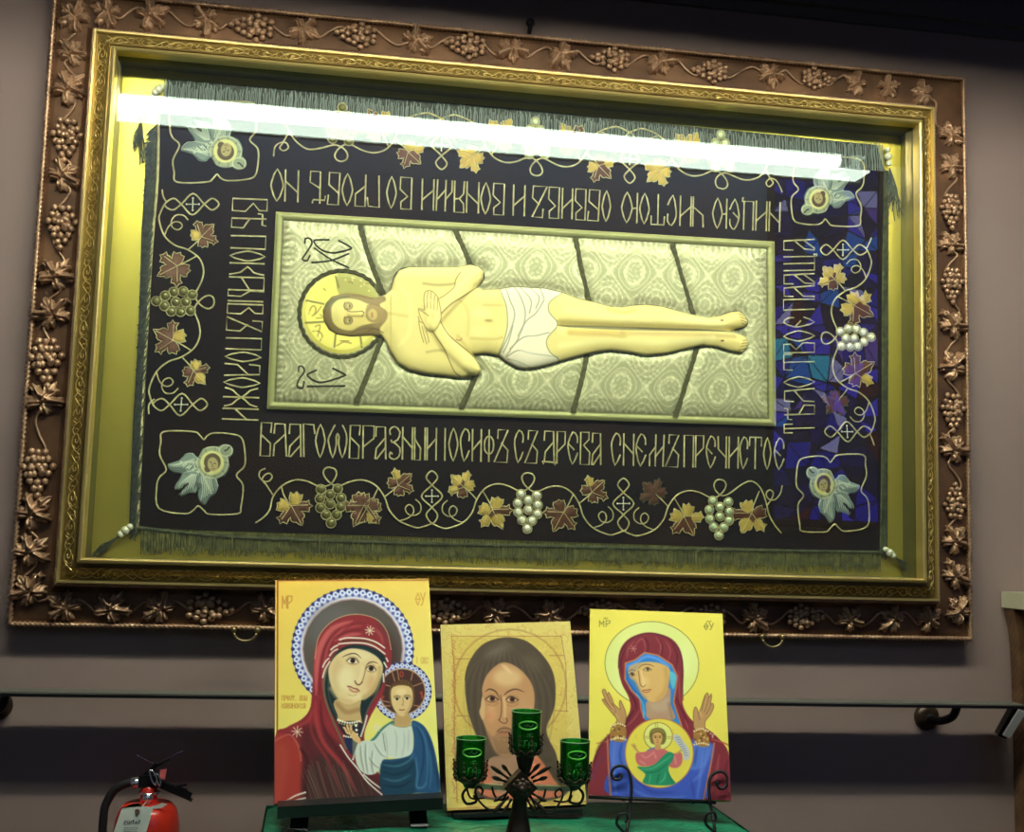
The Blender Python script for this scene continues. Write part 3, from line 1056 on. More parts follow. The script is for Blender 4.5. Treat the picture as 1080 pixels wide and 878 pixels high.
def half(D, L, vd, golds=(0.7, 0.7), extra=0):
    f = mapper(D, L, vd)
    thread('vine_scroll', [[f(p) for p in VINE]], .0021)
    thread('vine_tendril', [[f(p) for p in CURL]], .0017)
    a, t = f((487, 512)), f((502.5, 527))
    leaf_at(a, (a[0] - t[0], a[1] - t[1]), 15.5, golds[0], len(EB))
    thread('leaf_stalk', [[t, ((a[0] + t[0]) / 2 + .8, (a[1] + t[1]) / 2), a]], .0017)
    a, t = f((521, 541)), f((509, 518))
    leaf_at(a, (a[0] - t[0], a[1] - t[1]), 19.0, golds[1], len(EB))
    thread('leaf_stalk', [[t, ((a[0] + t[0]) / 2 + .8, (a[1] + t[1]) / 2), a]], .0017)


def diamond(D, L, vd):
    f = mapper(D, L, vd)
    thread('knot_diamond', [[f(p) for p in DIAM]], .0021, closed=True)
    mb = MB()
    for p, q in (((450.5, 523.7), (460.5, 523.7)), ((455.5, 518.7), (455.5, 528.7))):
        embroider(mb, [f(p), f(q)], YT, .0014, sm=False)
    for p in ((455.5, 523.7), (455.5, 517.5), (455.5, 530), (449.3, 523.7), (461.7, 523.7)):
        mb.ball(W(*f(p), YT - .001), .0028, 8, 5)
    mb.build('seed_pearl_cross', M_pearl, shr)


def grapes(D, L, vd, m):
    f = mapper(D, L, vd)
    r0, b0 = MB(), MB()
    for x, y in GRP:
        c = f((557 + x, 538 + y))
        w = W(*c, YT)
        b0.ball((w[0], YT - .0015, w[2]), .0098, 10, 6, (1, .55, 1))
        r0.tube([(w[0] + .0118 * math.cos(g), YT - .0018, w[2] + .0118 * math.sin(g)) for g in np.linspace(0, 2 * math.pi, 14, endpoint=False)], .0014, 4, True)
    g = b0.build('embroidered_grapes', m, shr)
    o = r0.build('grape_outline', M_thread, g)
    o.location = (0, 0, 0)


# bottom
bD = [(455.5, 523.7), (657.5, 531.5)]
bL = [(348, 520.5), (557, 526.5), (759, 533.5)]
vb = (0, -101.5)
half(bD[0], bL[0], vb, (.5, .8)); half(bD[0], bL[1], vb, (.6, .55))
half(bD[1], bL[1], vb, (.5, .6)); half(bD[1], bL[2], vb, (.95, .35))
diamond(bD[0], bL[1], vb); diamond(bD[1], bL[2], vb)
M_gr = [M_thread, M_stonegreen, M_pearl]
M_amber = mat('amber green bead', (120, 118, 66), .35, .2)
grapes(bD[0], bL[0], vb, M_amber); grapes(bD[0], bL[1], vb, M_pearl); grapes(bD[1], bL[2], vb, M_stonegreen)
thread('vine_scroll', [[(348, 493.5), (353, 495), (355, 500), (352.5, 506.5), (347, 512), (336.3, 513.3), (324, 508), (311, 506.6), (297.6, 512.6), (288, 524), (284.5, 537.7), (278, 546), (269.4, 551.8)]], .0021)
thread('vine_tendril', [[(287.5, 522), (281, 512), (276.5, 506.5), (279, 501.5), (284, 499.5), (287, 503), (284, 507.5), (278.5, 508), (273.5, 503), (274.5, 497), (280, 494.5)]], .0019)
leaf_at((309, 537), (11, 20), 20, .75, 31)
thread('leaf_stalk', [[(297, 514), (300, 524), (309, 537)]], .0017)
leaf_at((382, 537), (-10, 20), 20, .6, 32)
thread('vine_scroll', [[(759.5, 506), (755.5, 507), (753, 512), (755, 518), (761, 523), (769, 521), (783, 511), (793, 508), (802, 515), (808, 530), (811, 543), (817, 554), (824, 562.6)]], .0021)
thread('vine_tendril', [[(808.5, 534), (814, 526), (815.5, 520), (811.5, 517), (808, 521), (810.5, 526.5), (817, 527.5), (823, 521), (825, 512)]], .0019)
leaf_at((791, 545), (-10, 20), 20, .8, 33)
thread('leaf_stalk', [[(801, 518), (796, 530), (790, 545)]], .0017)
# top (upside down)
tD = [(465.5, 153), (664, 167.5)]
tL = [(360, 144), (565.5, 159), (761, 173)]
vt = (0, 98)
half(tD[0], tL[0], vt, (.8, .6)); half(tD[0], tL[1], vt, (.12, .6)); half(tD[1], tL[1], vt, (.45, .6)); half(tD[1], tL[2], vt, (.12, .6))
diamond(tD[0], tL[1], vt); diamond(tD[1], tL[2], vt)
grapes(tD[0], tL[0], vt, M_amber); grapes(tD[0], tL[1], vt, M_stonegreen); grapes(tD[1], tL[2], vt, M_stonegreen)
thread('vine_scroll', [[(360, 170.5), (365, 168.5), (366.5, 163), (362, 156.5), (353, 153), (340, 156), (325, 157.5), (313, 150), (305, 139), (300, 128)]], .0021)
thread('vine_tendril', [[(304.5, 140), (298, 151), (295, 156), (299, 159), (304, 156), (302, 151), (296, 150.5), (290, 155), (288.5, 165)]], .0019)
thread('vine_scroll', [[(761, 199), (756.5, 197.5), (754.5, 191.5), (757.5, 185.5), (765, 182.5), (774, 186), (786, 190), (798, 188), (806, 181), (811, 168)]], .0021)
thread('vine_tendril', [[(808, 180), (812, 188), (815.5, 193), (811, 197), (808, 193), (812, 188.5), (818, 190), (822, 196), (825, 203)]], .0019)
# left and right columns
for (D1, L_, D2, vd, g4) in (((203.3, 215.5), (197.5, 319), (191, 427), (105, 0), (.7, .85, .55, .8)),
                             ((889, 263.7), (890.5, 357), (893.5, 455.6), (-90, 0), (.5, .5, .95, .6))):
    half(D1, L_, vd, g4[:2]); half(D2, L_, vd, g4[2:])
    diamond(D1, L_, vd); diamond(D2, L_, vd)
    grapes(D1, L_, vd, M_amber if vd[0] > 0 else M_pearl)
thread('vine_tendril', [[(176, 214), (172, 207), (171, 200)]], .0019)
thread('vine_tendril', [[(163, 421), (157, 427), (157, 437)]], .0019)
thread('vine_tendril', [[(917, 457), (920, 464), (922, 470)]], .0019)
thread('vine_tendril', [[(914, 262), (917, 256), (919, 251)]], .0019)

# the leaves themselves: padded silk, gold where the lobes are gilded, corded outline
M_silk = mat('leaf silk', (96, 60, 40), .42, .25, ('wave', 300, .5, .0006), attr='paint')
for (c, tip, r, brown, seed) in EB:
    r_ = np.random.RandomState(seed + 5)
    t = np.array(tip, float); t /= np.hypot(*t)
    nrm = np.array([-t[1], t[0]])
    L = LEAF * (1 + r_.uniform(-.05, .05, LEAF.shape))
    Pp = np.array([np.array(c) + (t * y + nrm * x) * r for x, y in L])
    lob = [(0, .55), (.72, .2), (-.72, .2), (.4, -.5), (-.4, -.5)]
    gilt = [r_.rand() > brown for _ in lob]
    lc = [np.array(c) + (t * y + nrm * x) * r for x, y in lob]
    def pc(X, Y, d):
        col = np.zeros(X.shape + (3,)); col[:] = (112, 66, 40) if brown > .2 else (226, 190, 88)
        best = np.full(X.shape, 1e9)
        for k, q in enumerate(lc):
            dd = np.hypot(X - q[0], Y - q[1])
            s = dd < np.minimum(best, r * .42)
            col[s] = (232, 200, 96) if gilt[k] else ((112, 66, 40) if brown > .2 else (226, 190, 88))
            best = np.minimum(best, dd)
        st = .88 + .12 * np.sin((X * 1.7 + Y * 1.3) * 2)
        return col * st[..., None]
    def hh(X, Y, d): return .0012 * np.minimum(1, d / 1.5) + .0012 * np.minimum(1, d / 4)
    P, kp, cc, _ = relief(Pp, 1.1, hh, toplane(YT + .0005), pc)
    lf = link('embroidered_leaf', grid_mesh('embroidered_leaf', P, cc, kp), M_silk, shr)
    mb = MB()
    embroider(mb, Pp, YT - .0006, .0012, True, 1, False)
    for s in VEINS[:3]:
        embroider(mb, [np.array(c) + (t * y + nrm * x) * r for x, y in s], YT - .0018, .0009, sm=False)
    o = mb.build('corded_outline', M_thread if brown < .9 else M_green_br, lf)
    o.location = (0, 0, 0)

# ---- corner seraphs in their quatrefoils
SQ = [(220, 105), (430, 105), (475, 130), (505, 162), (530, 135), (580, 115), (700, 122), (775, 150), (798, 250), (795, 350), (738, 415), (785, 490), (770, 640), (745, 690), (550, 695),
      (505, 665), (465, 635), (430, 665), (370, 690), (185, 652), (170, 500), (190, 430), (238, 375), (192, 270), (200, 180)]
SER = [(250, 335), (330, 310), (375, 262), (430, 258), (465, 290), (500, 225), (560, 208), (610, 210), (645, 193), (692, 200), (716, 230), (708, 272), (682, 300),
       (690, 350), (655, 420), (600, 445), (610, 490), (590, 545), (550, 575), (515, 625), (480, 610), (460, 560), (466, 515), (445, 545), (400, 548), (345, 568), (325, 545),
       (352, 515), (300, 522), (305, 480), (350, 408), (300, 402), (262, 375)]
M_ser = mat('seraph silk', (150, 175, 165), .45, .2, ('wave', 500, .5, .0005), attr='paint')
for (cx, cy, sx, sy) in ((211, 500, 1, 1), (225, 149, 1, -.97), (873.5, 201, -.82, -.84), (878.8, 521.5, -.82, .93)):
    def mp(p): return (cx + sx * (140 + p[0] / 6.75 - 211), cy + sy * (440 + p[1] / 6.75 - 500))
    thread('quatrefoil_cord', [[mp(p) for p in SQ]], .0021, closed=True)
    def inv(X, Y): return 6.75 * ((X - cx) / sx + 211 - 140), 6.75 * ((Y - cy) / sy + 500 - 440)
    def pc(X, Y, d):
        u, v = inv(X, Y)
        p = Paint(u, v, (108, 130, 124))
        F = dict(f=3)
        for w in ([(250, 335), (330, 305), (375, 262), (430, 258), (470, 300), (480, 380), (400, 395), (300, 400)],
                  [(350, 408), (470, 390), (470, 500), (445, 545), (345, 568), (298, 520)],
                  [(480, 380), (560, 400), (610, 490), (590, 545), (515, 625), (480, 610), (460, 560)]):
            p.fill(w, (130, 150, 142), 4)
            p.line(w, (196, 210, 190), 8, .9, closed=True, f=3)
        for k in range(7):
            p.line([(281 + k * 22, 347 + k * 4), (351 + k * 18, 336 - k * 2), (446, 312 + k * 12)], (62, 84, 82), 5, .8, f=2)
            p.line([(328 + k * 18, 545 - k * 6), (360 + k * 15, 474), (428 + k * 6, 414)], (62, 84, 82), 5, .8, f=2)
            p.line([(493 + k * 15, 602 - k * 14), (508 + k * 12, 524), (498 + k * 12, 434)], (62, 84, 82), 5, .8, f=2)
            p.line([(270 + k * 22, 345 + k * 4), (340 + k * 18, 330 - k * 2), (440, 300 + k * 12)], (214, 226, 204), 6, .95, f=2)
            p.line([(318 + k * 18, 545 - k * 6), (350 + k * 15, 470), (420 + k * 6, 410)], (214, 226, 204), 6, .95, f=2)
            p.line([(485 + k * 15, 600 - k * 14), (500 + k * 12, 520), (490 + k * 12, 430)], (214, 226, 204), 6, .95, f=2)
        p.line([(335, 540), (365, 500), (392, 478)], (24, 24, 24), 14, 1, f=3)
        p.line([(462, 600), (462, 470), (480, 400)], (60, 80, 78), 7, .9, f=3)
        for k in range(11):
            p.ell(345 + k * 17, 320 + k * 8 + (k % 2) * 16, 9, 7, (206, 222, 196), 3)
            p.ell(480 + k * 8, 370 + k * 17, 9, 7, (206, 222, 196), 3)
        p.ell(568, 325, 112, 115, (160, 172, 140), 4)
        p.ring(568, 325, 110, 112, (206, 212, 176), 8)
        for k in range(9):
            g = k * .7
            p.line([(568 + 84 * math.cos(g), 325 + 84 * math.sin(g)), (568 + 106 * math.cos(g), 325 + 106 * math.sin(g))], (120, 128, 110), 8, sm=False, f=3)
        p.ell(663, 240, 48, 42, (150, 164, 136), 4); p.ring(663, 240, 46, 40, (206, 212, 176), 8)
        p.line([(655, 240), (668, 238), (690, 215)], (30, 30, 26), 10, f=3)
        p.ell(566, 328, 84, 86, (226, 226, 150), 4)
        p.ell(568, 322, 60, 62, (92, 74, 44), 4, rot=.2); p.ell(535, 370, 24, 26, (92, 74, 44), 4)
        p.ell(572, 338, 38, 50, (186, 172, 116), 4, rot=-.15)
        for ex in (-17, 14): p.ell(572 + ex, 328 + ex * .3, 6, 5, (60, 46, 30), 2)
        p.line([(570, 330), (566, 352), (573, 354)], (120, 92, 60), 5, f=2)
        p.line([(558, 370), (572, 373), (584, 366)], (130, 70, 56), 5, f=2)
        return p.c
    poly = np.array([mp(p) for p in spl(SER, True, 2)])
    P, kp, cc, _ = relief(poly, .42, lambda X, Y, d: .002 * np.minimum(1, d / 1.2) + .003 * np.minimum(1, d / 7), toplane(YT + .0005), pc)
    link('embroidered_seraph', grid_mesh('embroidered_seraph', P, cc, kp), M_ser, shr)

# ---- padded brocade panel
QP = np.array([(291, 224), (816, 255.5), (817.5, 450), (281.5, 432)], float)
nu, nv = 560, 215
U, V_ = np.meshgrid(np.linspace(0, 1, nu), np.linspace(0, 1, nv))
PX = bil(U, V_, QP)
X, Y = PX[..., 0], PX[..., 1]
du, dv = np.minimum(U, 1 - U) * 530, np.minimum(V_, 1 - V_) * 203
e = np.minimum(du, dv)
BR = [[(380, 238), (386, 262), (396, 290), (405, 312)], [(480, 242), (486, 256), (497, 281)], [(607, 250), (612, 280), (621, 318)], [(709, 258), (718, 290), (731, 332)],
      [(403, 356), (392, 385), (375, 427)], [(503, 392), (497, 408), (486, 432)], [(619, 374), (613, 402), (604, 436)], [(736, 364), (726, 395), (712, 441)]]
bd = np.full(X.shape, 99.)
for q in BR: bd = np.minimum(bd, ldist(X, Y, q)[0])
OUT_TOP = [(406, 311), (412, 306), (415.4, 294), (420.5, 285.6), (430.7, 282), (451, 281.9), (482, 281.9), (495.6, 279.6), (504, 281.3), (510, 287.3), (509.3, 295.9), (503.3, 303.5),
           (509.3, 305.8), (526.4, 305.3), (541.7, 302.7), (557.8, 303.6), (574, 304.6), (592, 308.7), (608.4, 314.9), (627.5, 319.4), (644, 323.8), (654.8, 324.4), (667, 322.6), (680, 321.6),
           (698, 323.6), (714.7, 328.5), (731.4, 332.6), (746.7, 335.4), (759, 333.3), (770, 329.4), (778.6, 328.5), (785.6, 333.3), (788, 340.3), (785.6, 345), (775, 348.4), (772, 350.2)]
OUT_BOT = [(778, 352), (785.6, 355.5), (789, 361.5), (787, 368), (781.4, 373), (770, 370.8), (755, 366.2), (739.7, 364.6), (721.7, 368.8), (700.8, 373.6), (680, 375.5), (663, 372), (644, 369.8),
           (627.5, 371.8), (616.6, 374.5), (601.5, 378.4), (592, 381), (581, 384.5), (567.3, 388), (553.7, 389.8), (545, 388), (533, 381.5), (526.4, 375.3), (511, 372.9), (499, 374.4),
           (504, 383), (507.6, 391.5), (502.5, 396.6), (485.4, 399), (468.3, 396.8), (451, 395), (430.7, 390.6), (418.8, 383), (411.5, 371), (406.8, 360.8)]
HEAD = [(402.8, 354.6), (395, 355), (381.5, 355.9), (369, 356.4), (355, 354), (346.4, 349), (341, 339), (340, 327.6), (343.9, 318.8), (350, 312.6), (364, 309), (377.7, 310), (391.5, 313.8), (400, 313.6)]
BODY = np.array(OUT_TOP + OUT_BOT + HEAD)
bod = -sdist(X, Y, BODY)
puff = .010 * np.minimum(1, np.maximum(e - 9, 0) / 14) ** .5 + .0005 * np.sin(X * .11) * np.sin(Y * .16)
H = np.where(e < 8, .006 + .005 * np.sin(np.pi * np.clip(e / 8, 0, 1)), .0055 + puff)
H -= np.where(e > 9, .006 * np.exp(-(bd / 4.5) ** 2), 0)
H -= np.where(e > 9, .004 * np.exp(-(np.maximum(bod, 0) / 5) ** 2), 0)
puff += 0
pk = np.exp(-((e - 12) / 6) ** 2) * np.sin(np.where(du < dv, Y, X) * .9) * .0008
H += pk
col = np.zeros(X.shape + (3,))
A_, B_ = (X + .12 * Y) / 52, (Y - .055 * X + 18) / 60
g = np.cos(np.pi * A_ * 2) + np.cos(np.pi * B_ * 2)
r2 = np.random.RandomState(3)
nz = r2.rand(*X.shape)
lace = np.abs(np.sin(X * .55 + 1.5 * np.sin(Y * .31)) * np.sin(Y * .6 + 1.5 * np.sin(X * .27)))
fl = np.maximum.reduce([np.exp(-((g - c) / w) ** 2) for c, w in ((0, .10), (.55, .07), (1.2, .10), (1.75, .1), (-.6, .08), (-1.3, .12))])
petal = .5 + .5 * np.sin(8 * np.arctan2(np.sin(np.pi * B_), np.sin(np.pi * A_) + 1e-6)) * np.cos(6 * g)
pt = np.clip(fl * .7 + .35 * (petal > .62) * (np.abs(g) > .8) + .38 * (nz - .5) + .42 * (lace > .5) * (.5 + .5 * np.sin(g * 3)) + .1 * np.exp(-((g + 1.7) / .3) ** 2) - .05, 0, 1)
base = np.array((172, 172, 130.)); hi = np.array((236, 234, 196.))
col[:] = base + (hi - base) * pt[..., None]
col[e < 8] = (164, 166, 108)
col[(e >= 7.3) & (e < 9)] = (104, 104, 64)
col[e < 1.2] = (186, 186, 124)
H += .0004 * pt * (e > 9)
P = toplane(-.0195)(X, Y, H)
link('brocade_panel', grid_mesh('brocade_panel', P, col), M_brocade, shr)
# side walls of the panel
b = MB()
ed = [(0, 0), (1, 0), (1, 1), (0, 1)]
A4 = [W(*bil(u, v, QP), -.0255) for u, v in ed]; B4 = [W(*bil(u, v, QP), -.017) for u, v in ed]
b.add(A4 + B4, [(i, (i + 1) % 4, 4 + (i + 1) % 4, 4 + i) for i in range(4)])
b.build('panel_edge', M_green_br, shr, False)
YP = -.034
for q in BR:
    mb = MB()
    Q = spl(q, False, 14)
    Q = [(x + .35 * math.sin(i * 1.7), y) for i, (x, y) in enumerate(Q)]
    for s_ in (-1.5, 1.5):
        embroider(mb, [(x + s_, y) for x, y in Q], -.0305, .0036, n=1, lift=.35)
    embroider(mb, Q, -.0308, .0022, n=1, lift=.5)
    mb.build('stripe_braid', M_braid, shr)
K = lambda L, s, ox, oy: [(ox + x / s, oy + y / s) for x, y in L]
for paths, ox, oy, s in (
        ([[(190, 325), (195, 280), (240, 280), (252, 330), (190, 430), (168, 470), (210, 482), (238, 432)], [(420, 290), (290, 292), (280, 322), (340, 380), (430, 410), (520, 400), (610, 375), (608, 355), (500, 295)],
          [(275, 365), (430, 470), (600, 550)], [(600, 415), (430, 482), (250, 500)]], 300, 220, 8.783),
        ([[(110, 530), (112, 490), (142, 490), (152, 530), (110, 590), (100, 640), (140, 652), (152, 600)], [(250, 515), (185, 545), (185, 565), (250, 605), (320, 605), (460, 560), (460, 545), (370, 500)],
          [(175, 640), (470, 638)]], 300, 320, 7.317)):
    for st in paths:
        mb = MB()
        mb.tube([W(x, y, YP - .0015) for x, y in spl(K(st, s, ox, oy), False, 5)], .0022, 6)
        mb.build('panel_letter', M_dark, shr)

# ---- halo
hc = (361, 331)
hal = np.array([(hc[0] + 42.5 * math.cos(g), hc[1] + 42.5 * math.sin(g)) for g in np.linspace(0, 2 * math.pi, 60, endpoint=False)])


def halo_paint(X, Y, d):
    p = Paint(X, Y, (250, 238, 124))
    p.fill([(358, 285), (380, 287), (400, 300), (405, 312), (390, 316), (358, 312)], (186, 182, 104), 1)
    p.T = (300, 280, 7.98)
    for a, c in (((430, 95), (455, 190)), ((185, 300), (330, 330)), ((180, 488), (330, 480)), ((420, 690), (430, 590)), ((650, 690), (640, 610))):
        p.line([a, c], (140, 128, 70), 16, .9, sm=False)
    for L in ([(205, 410), (225, 360), (250, 345), (265, 380), (250, 420)], [(235, 430), (270, 405), (310, 350)], [(240, 560), (290, 560), (320, 600), (300, 640)], [(440, 680), (500, 650), (560, 660)],
              [(260, 520), (300, 510), (280, 600)], [(470, 640), (540, 640)], [(330, 200), (345, 215)], [(540, 150), (560, 140), (570, 160)], [(680, 160), (720, 150)], [(300, 420), (330, 440), (270, 450)]):
        p.line(L, (150, 118, 60), 9, .8)
    r3 = np.random.RandomState(2)
    for _ in range(40):
        a = r3.uniform(0, 6.28); r = r3.uniform(34, 42)
        p.T = (0, 0, 1)
        p.ell(hc[0] + r * math.cos(a), hc[1] + r * math.sin(a), 1, 1, (244, 238, 160), .5, .8)
    return p.c


P, kp, cc, _ = relief(hal, .5, lambda X, Y, d: .003 + .0035 * np.minimum(1, d / 4), toplane(-.033), halo_paint)
link('halo', grid_mesh('halo', P, cc, kp), M_body, shr)
for r_h, w in ((44.5, .0032), (46.6, .0022)):
    mb = MB()
    mb.tube([W(hc[0] + (r_h + .5 * math.sin(k * 1.1)) * math.cos(g), hc[1] + (r_h + .5 * math.sin(k * 1.1)) * math.sin(g), -.0365) for k, g in enumerate(np.linspace(.62, 2 * math.pi - .52, 150))], w, 5)
    mb.build('halo_braid', M_braid, shr)


# ---- lying figure
def body_paint(X, Y, d):
    sk, sh, dk, hi = (244, 226, 148), (214, 188, 106), (126, 96, 50), (255, 248, 184)
    p = Paint(X, Y, sk)
    # body modelling of the painted silk
    p.T = (400, 260, 5.856)
    for L, w, c, a in (([(60, 300), (90, 200), (150, 150), (300, 138), (480, 140)], 30, hi, .5), ([(270, 238), (360, 248), (465, 240)], 9, dk, .55),
                       ([(290, 660), (400, 655), (480, 770)], 9, dk, .4), ([(480, 560), (560, 655), (640, 660)], 16, sh, .7), ([(640, 370), (750, 372)], 10, sh, .7),
                       ([(560, 575), (700, 580), (750, 570)], 12, sh, .8), ([(440, 300), (540, 400), (540, 560)], 14, sh, .35), ([(650, 465), (690, 468)], 12, sh, .9), ([(660, 466), (680, 466)], 5, dk, .7),
                       ([(120, 250), (180, 330), (190, 420), (180, 540), (120, 620)], 22, hi, .4), ([(60, 420), (110, 430), (170, 440)], 10, sh, .6)):
        p.line(L, c, w, a, f=1.6)
    p.ell(620, 420, 60, 40, hi, 3, .5); p.ell(620, 530, 60, 35, hi, 3, .4)
    # arms
    far = [(480, 130), (560, 112), (640, 160), (605, 255), (520, 320), (440, 370), (375, 425), (355, 400), (385, 330), (440, 270), (480, 190)]
    p.fill(far, (248, 232, 156), .6)
    p.line([(460, 240), (475, 200), (500, 165)], dk, 6, .8); p.line([(605, 255), (520, 315), (440, 365), (372, 430)], dk, 7, .8); p.line([(365, 330), (400, 310), (450, 270), (466, 240)], dk, 5, .7)
    near = [(320, 520), (372, 470), (420, 550), (500, 620), (575, 680), (630, 770), (600, 802), (500, 812), (455, 770), (400, 650), (355, 580)]
    p.fill(near, (248, 230, 152), .6)
    p.line([(372, 470), (420, 550), (500, 620), (575, 680), (620, 740)], dk, 7, .8); p.line([(320, 525), (355, 580), (400, 650), (455, 770), (500, 808)], dk, 6, .75)
    # hands
    hand = [(275, 400), (272, 330), (283, 288), (318, 285), (355, 320), (370, 380), (375, 460), (340, 525), (300, 530), (262, 470), (238, 398), (252, 395)]
    p.fill(hand, (250, 232, 154), .5); p.line(hand, dk, 5, .7, closed=True)
    for L in ([(292, 390), (290, 330), (300, 288)], [(312, 395), (312, 340), (318, 288)], [(333, 400), (335, 350), (338, 310)], [(352, 405), (355, 360), (356, 330)], [(300, 440), (275, 420), (245, 400)]):
        p.line(L, dk, 4.5, .75)
    for L in ([(240, 470), (250, 530), (270, 600)], [(260, 500), (275, 560), (290, 610)], [(285, 530), (298, 570), (302, 600)], [(238, 440), (245, 470), (262, 480)]):
        p.line(L, dk, 4.5, .75)
    p.line([(470, 580), (490, 590), (505, 575)], (150, 60, 40), 5, .8)
    # loin cloth
    p.T = (0, 0, 1)
    cloth = [(527, 304), (541.7, 302.5), (560, 304), (575, 304.5), (592, 309), (583, 316), (577.5, 322), (578, 331), (587, 343.5), (577, 356), (575, 364), (579, 373), (589, 381.5), (575, 387),
             (560, 390), (553.7, 390.5), (545, 389), (533, 382), (525.5, 374.5), (530, 362), (534, 345), (533, 325)]
    p.fill(cloth, (246, 236, 212), .5)
    p.T = (400, 260, 5.856)
    gr, wh = (158, 156, 122), (255, 250, 232)
    for L in ([(780, 270), (800, 340), (830, 430), (790, 560), (740, 665)], [(830, 255), (870, 330), (895, 430), (860, 560), (780, 680)], [(870, 262), (930, 340), (920, 420)], [(850, 560), (900, 470), (960, 420), (1010, 340)],
              [(800, 640), (880, 570), (960, 560), (1040, 540)], [(780, 690), (850, 650), (940, 670), (1100, 690)], [(790, 700), (860, 720), (930, 750)], [(920, 250), (980, 320), (960, 390)], [(990, 262), (1010, 330)],
              [(760, 660), (790, 600), (818, 500)]):
        p.line(L, gr, 8, .8); p.line([(x + 12, y + 4) for x, y in L], wh, 7, .6)
    p.T = (0, 0, 1)
    p.line(cloth, (110, 112, 70), .9, .7, closed=True)
    # legs
    leg = [(587, 343.8), (600, 345), (625, 346), (655, 347.2), (700, 348.2), (740, 349), (773, 350.5)]
    p.line([(x, y + 6) for x, y in leg[1:4]], (196, 160, 84), 7, .7, f=2); p.line([(x, y + 5) for x, y in leg[3:]], (176, 150, 96), 5, .6, f=1.6)
    p.line(leg, (96, 88, 62), 3.2, .9, taper=True); p.line([(600, 345.6), (640, 346.6), (675, 347.6)], (150, 146, 110), 2.4, .8, taper=True)
    p.line([(595, 328), (640, 336), (700, 338), (760, 342)], hi, 7, .5, f=2); p.line([(590, 366), (640, 360), (700, 362), (750, 358)], hi, 6, .5, f=2)
    p.line([(640, 327), (655, 331), (668, 328)], sh, 4, .6, f=1.5); p.line([(640, 352), (655, 356), (663, 351)], sh, 4, .7, f=1.5)
    for k in range(4):
        p.line([(777 + k * 1.2, 332 + k * 3.4), (784.5 + k * .4, 334.5 + k * 3)], dk, .8, .7)
        p.line([(778 + k * 1.2, 370 - k * 3.2), (786 + k * .4, 368 - k * 2.9)], dk, .8, .7)
    p.ell(759.5, 339, 1.8, .9, (120, 60, 40), .4, .9); p.ell(760, 360.5, 1.8, .9, (120, 60, 40), .4, .9)
    # head: hair, face, beard
    p.T = (300, 280, 7.98)
    hair = [(320, 420), (322, 350), (350, 310), (400, 262), (510, 236), (620, 242), (730, 272), (830, 262), (850, 300), (800, 340), (860, 400), (850, 470), (800, 540), (815, 590), (760, 600), (650, 612), (550, 616),
            (440, 596), (375, 555), (330, 480)]
    p.fill(hair, (150, 128, 84), .8)
    p.fill([(350, 330), (420, 280), (540, 255), (520, 300), (410, 330), (370, 400)], (124, 122, 84), 1.2)
    for L in ([(345, 480), (400, 560), (540, 595), (700, 580), (800, 590)], [(340, 400), (370, 330), (460, 280), (620, 262), (740, 290)], [(360, 500), (430, 575), (600, 600)], [(700, 560), (760, 540), (830, 570)],
              [(560, 575), (640, 545), (720, 535), (800, 545)]):
        p.line(L, (104, 86, 50), 7, .7)
    face = [(395, 420), (400, 350), (450, 300), (530, 288), (620, 300), (690, 330), (740, 345), (800, 380), (830, 430), (800, 480), (720, 500), (640, 520), (560, 555), (470, 540), (410, 490)]
    p.fill(face, (242, 222, 140), .8)
    p.ell(430, 420, 30, 70, (232, 218, 140), 1.5, .8)
    p.fill([(690, 360), (740, 338), (820, 370), (862, 410), (850, 470), (780, 490), (710, 480), (680, 430)], (168, 142, 92), .9)
    p.fill([(705, 400), (740, 375), (775, 400), (775, 450), (740, 470), (708, 445)], (214, 192, 120), .8)
    p.ell(735, 428, 10, 26, (190, 130, 96), .6, .9)
    for ey in (352, 474):
        p.ell(537, ey, 36, 38, (170, 150, 96), .7, .8); p.ell(542, ey, 17, 24, (214, 198, 132), .5); p.ell(548, ey, 8, 15, (110, 90, 58), .4)
        p.line([(508, ey - 30), (500, ey), (512, ey + 30)], (104, 84, 48), 8, .9)
        p.line([(522, ey - 24), (560, ey - 20), (572, ey), (560, ey + 20), (522, ey + 24)], (110, 86, 50), 5, .8)
    p.line([(520, 380), (545, 400), (600, 402), (650, 398), (668, 410)], (96, 78, 44), 8, .9)
    p.line([(545, 445), (600, 440), (655, 440)], (176, 150, 90), 7, .8)
    p.line([(650, 395), (665, 415), (650, 440)], (130, 100, 58), 7, .8)
    p.line([(690, 350), (740, 335), (800, 350)], (120, 96, 60), 7, .7)
    p.T = (0, 0, 1)
    Q = BODY
    k = np.clip((2.0 - d) / 1.6, 0, 1)[..., None] * .38
    p.c = p.c * (1 - k) + np.array((120, 100, 54)) * k
    return p.c


def body_h(X, Y, d):
    R_ = 15.0
    h = .003 + .014 * np.sqrt(np.clip(1 - (1 - np.minimum(d / R_, 1)) ** 2, 0, 1))
    lg, _ = ldist(X, Y, [(590, 344.5), (625, 346), (655, 347.2), (700, 348.2), (740, 349), (776, 350.5)])
    h -= np.where(X > 586, .010 * np.exp(-(lg / 4.5) ** 2), 0)
    for q, a in (([(505, 290), (480, 315), (462, 335)], .005), ([(458, 345), (470, 365), (488, 382), (498, 390)], .006), ([(452, 325), (454, 345)], .005)):
        dd, _ = ldist(X, Y, q)
        h += a * np.exp(-(dd / 6.5) ** 4)
    dd, _ = ldist(X, Y, [(383, 333), (350, 333)])
    h += .004 * np.exp(-(dd / 10) ** 2)
    dd, _ = ldist(X, Y, [(369, 333), (384, 333)])
    h += .003 * np.exp(-(dd / 2.5) ** 2)
    dd, _ = ldist(X, Y, [(403, 318), (403, 350)])
    h -= .005 * np.exp(-(dd / 6) ** 2)
    return h * np.where(X < 412, .8, 1)


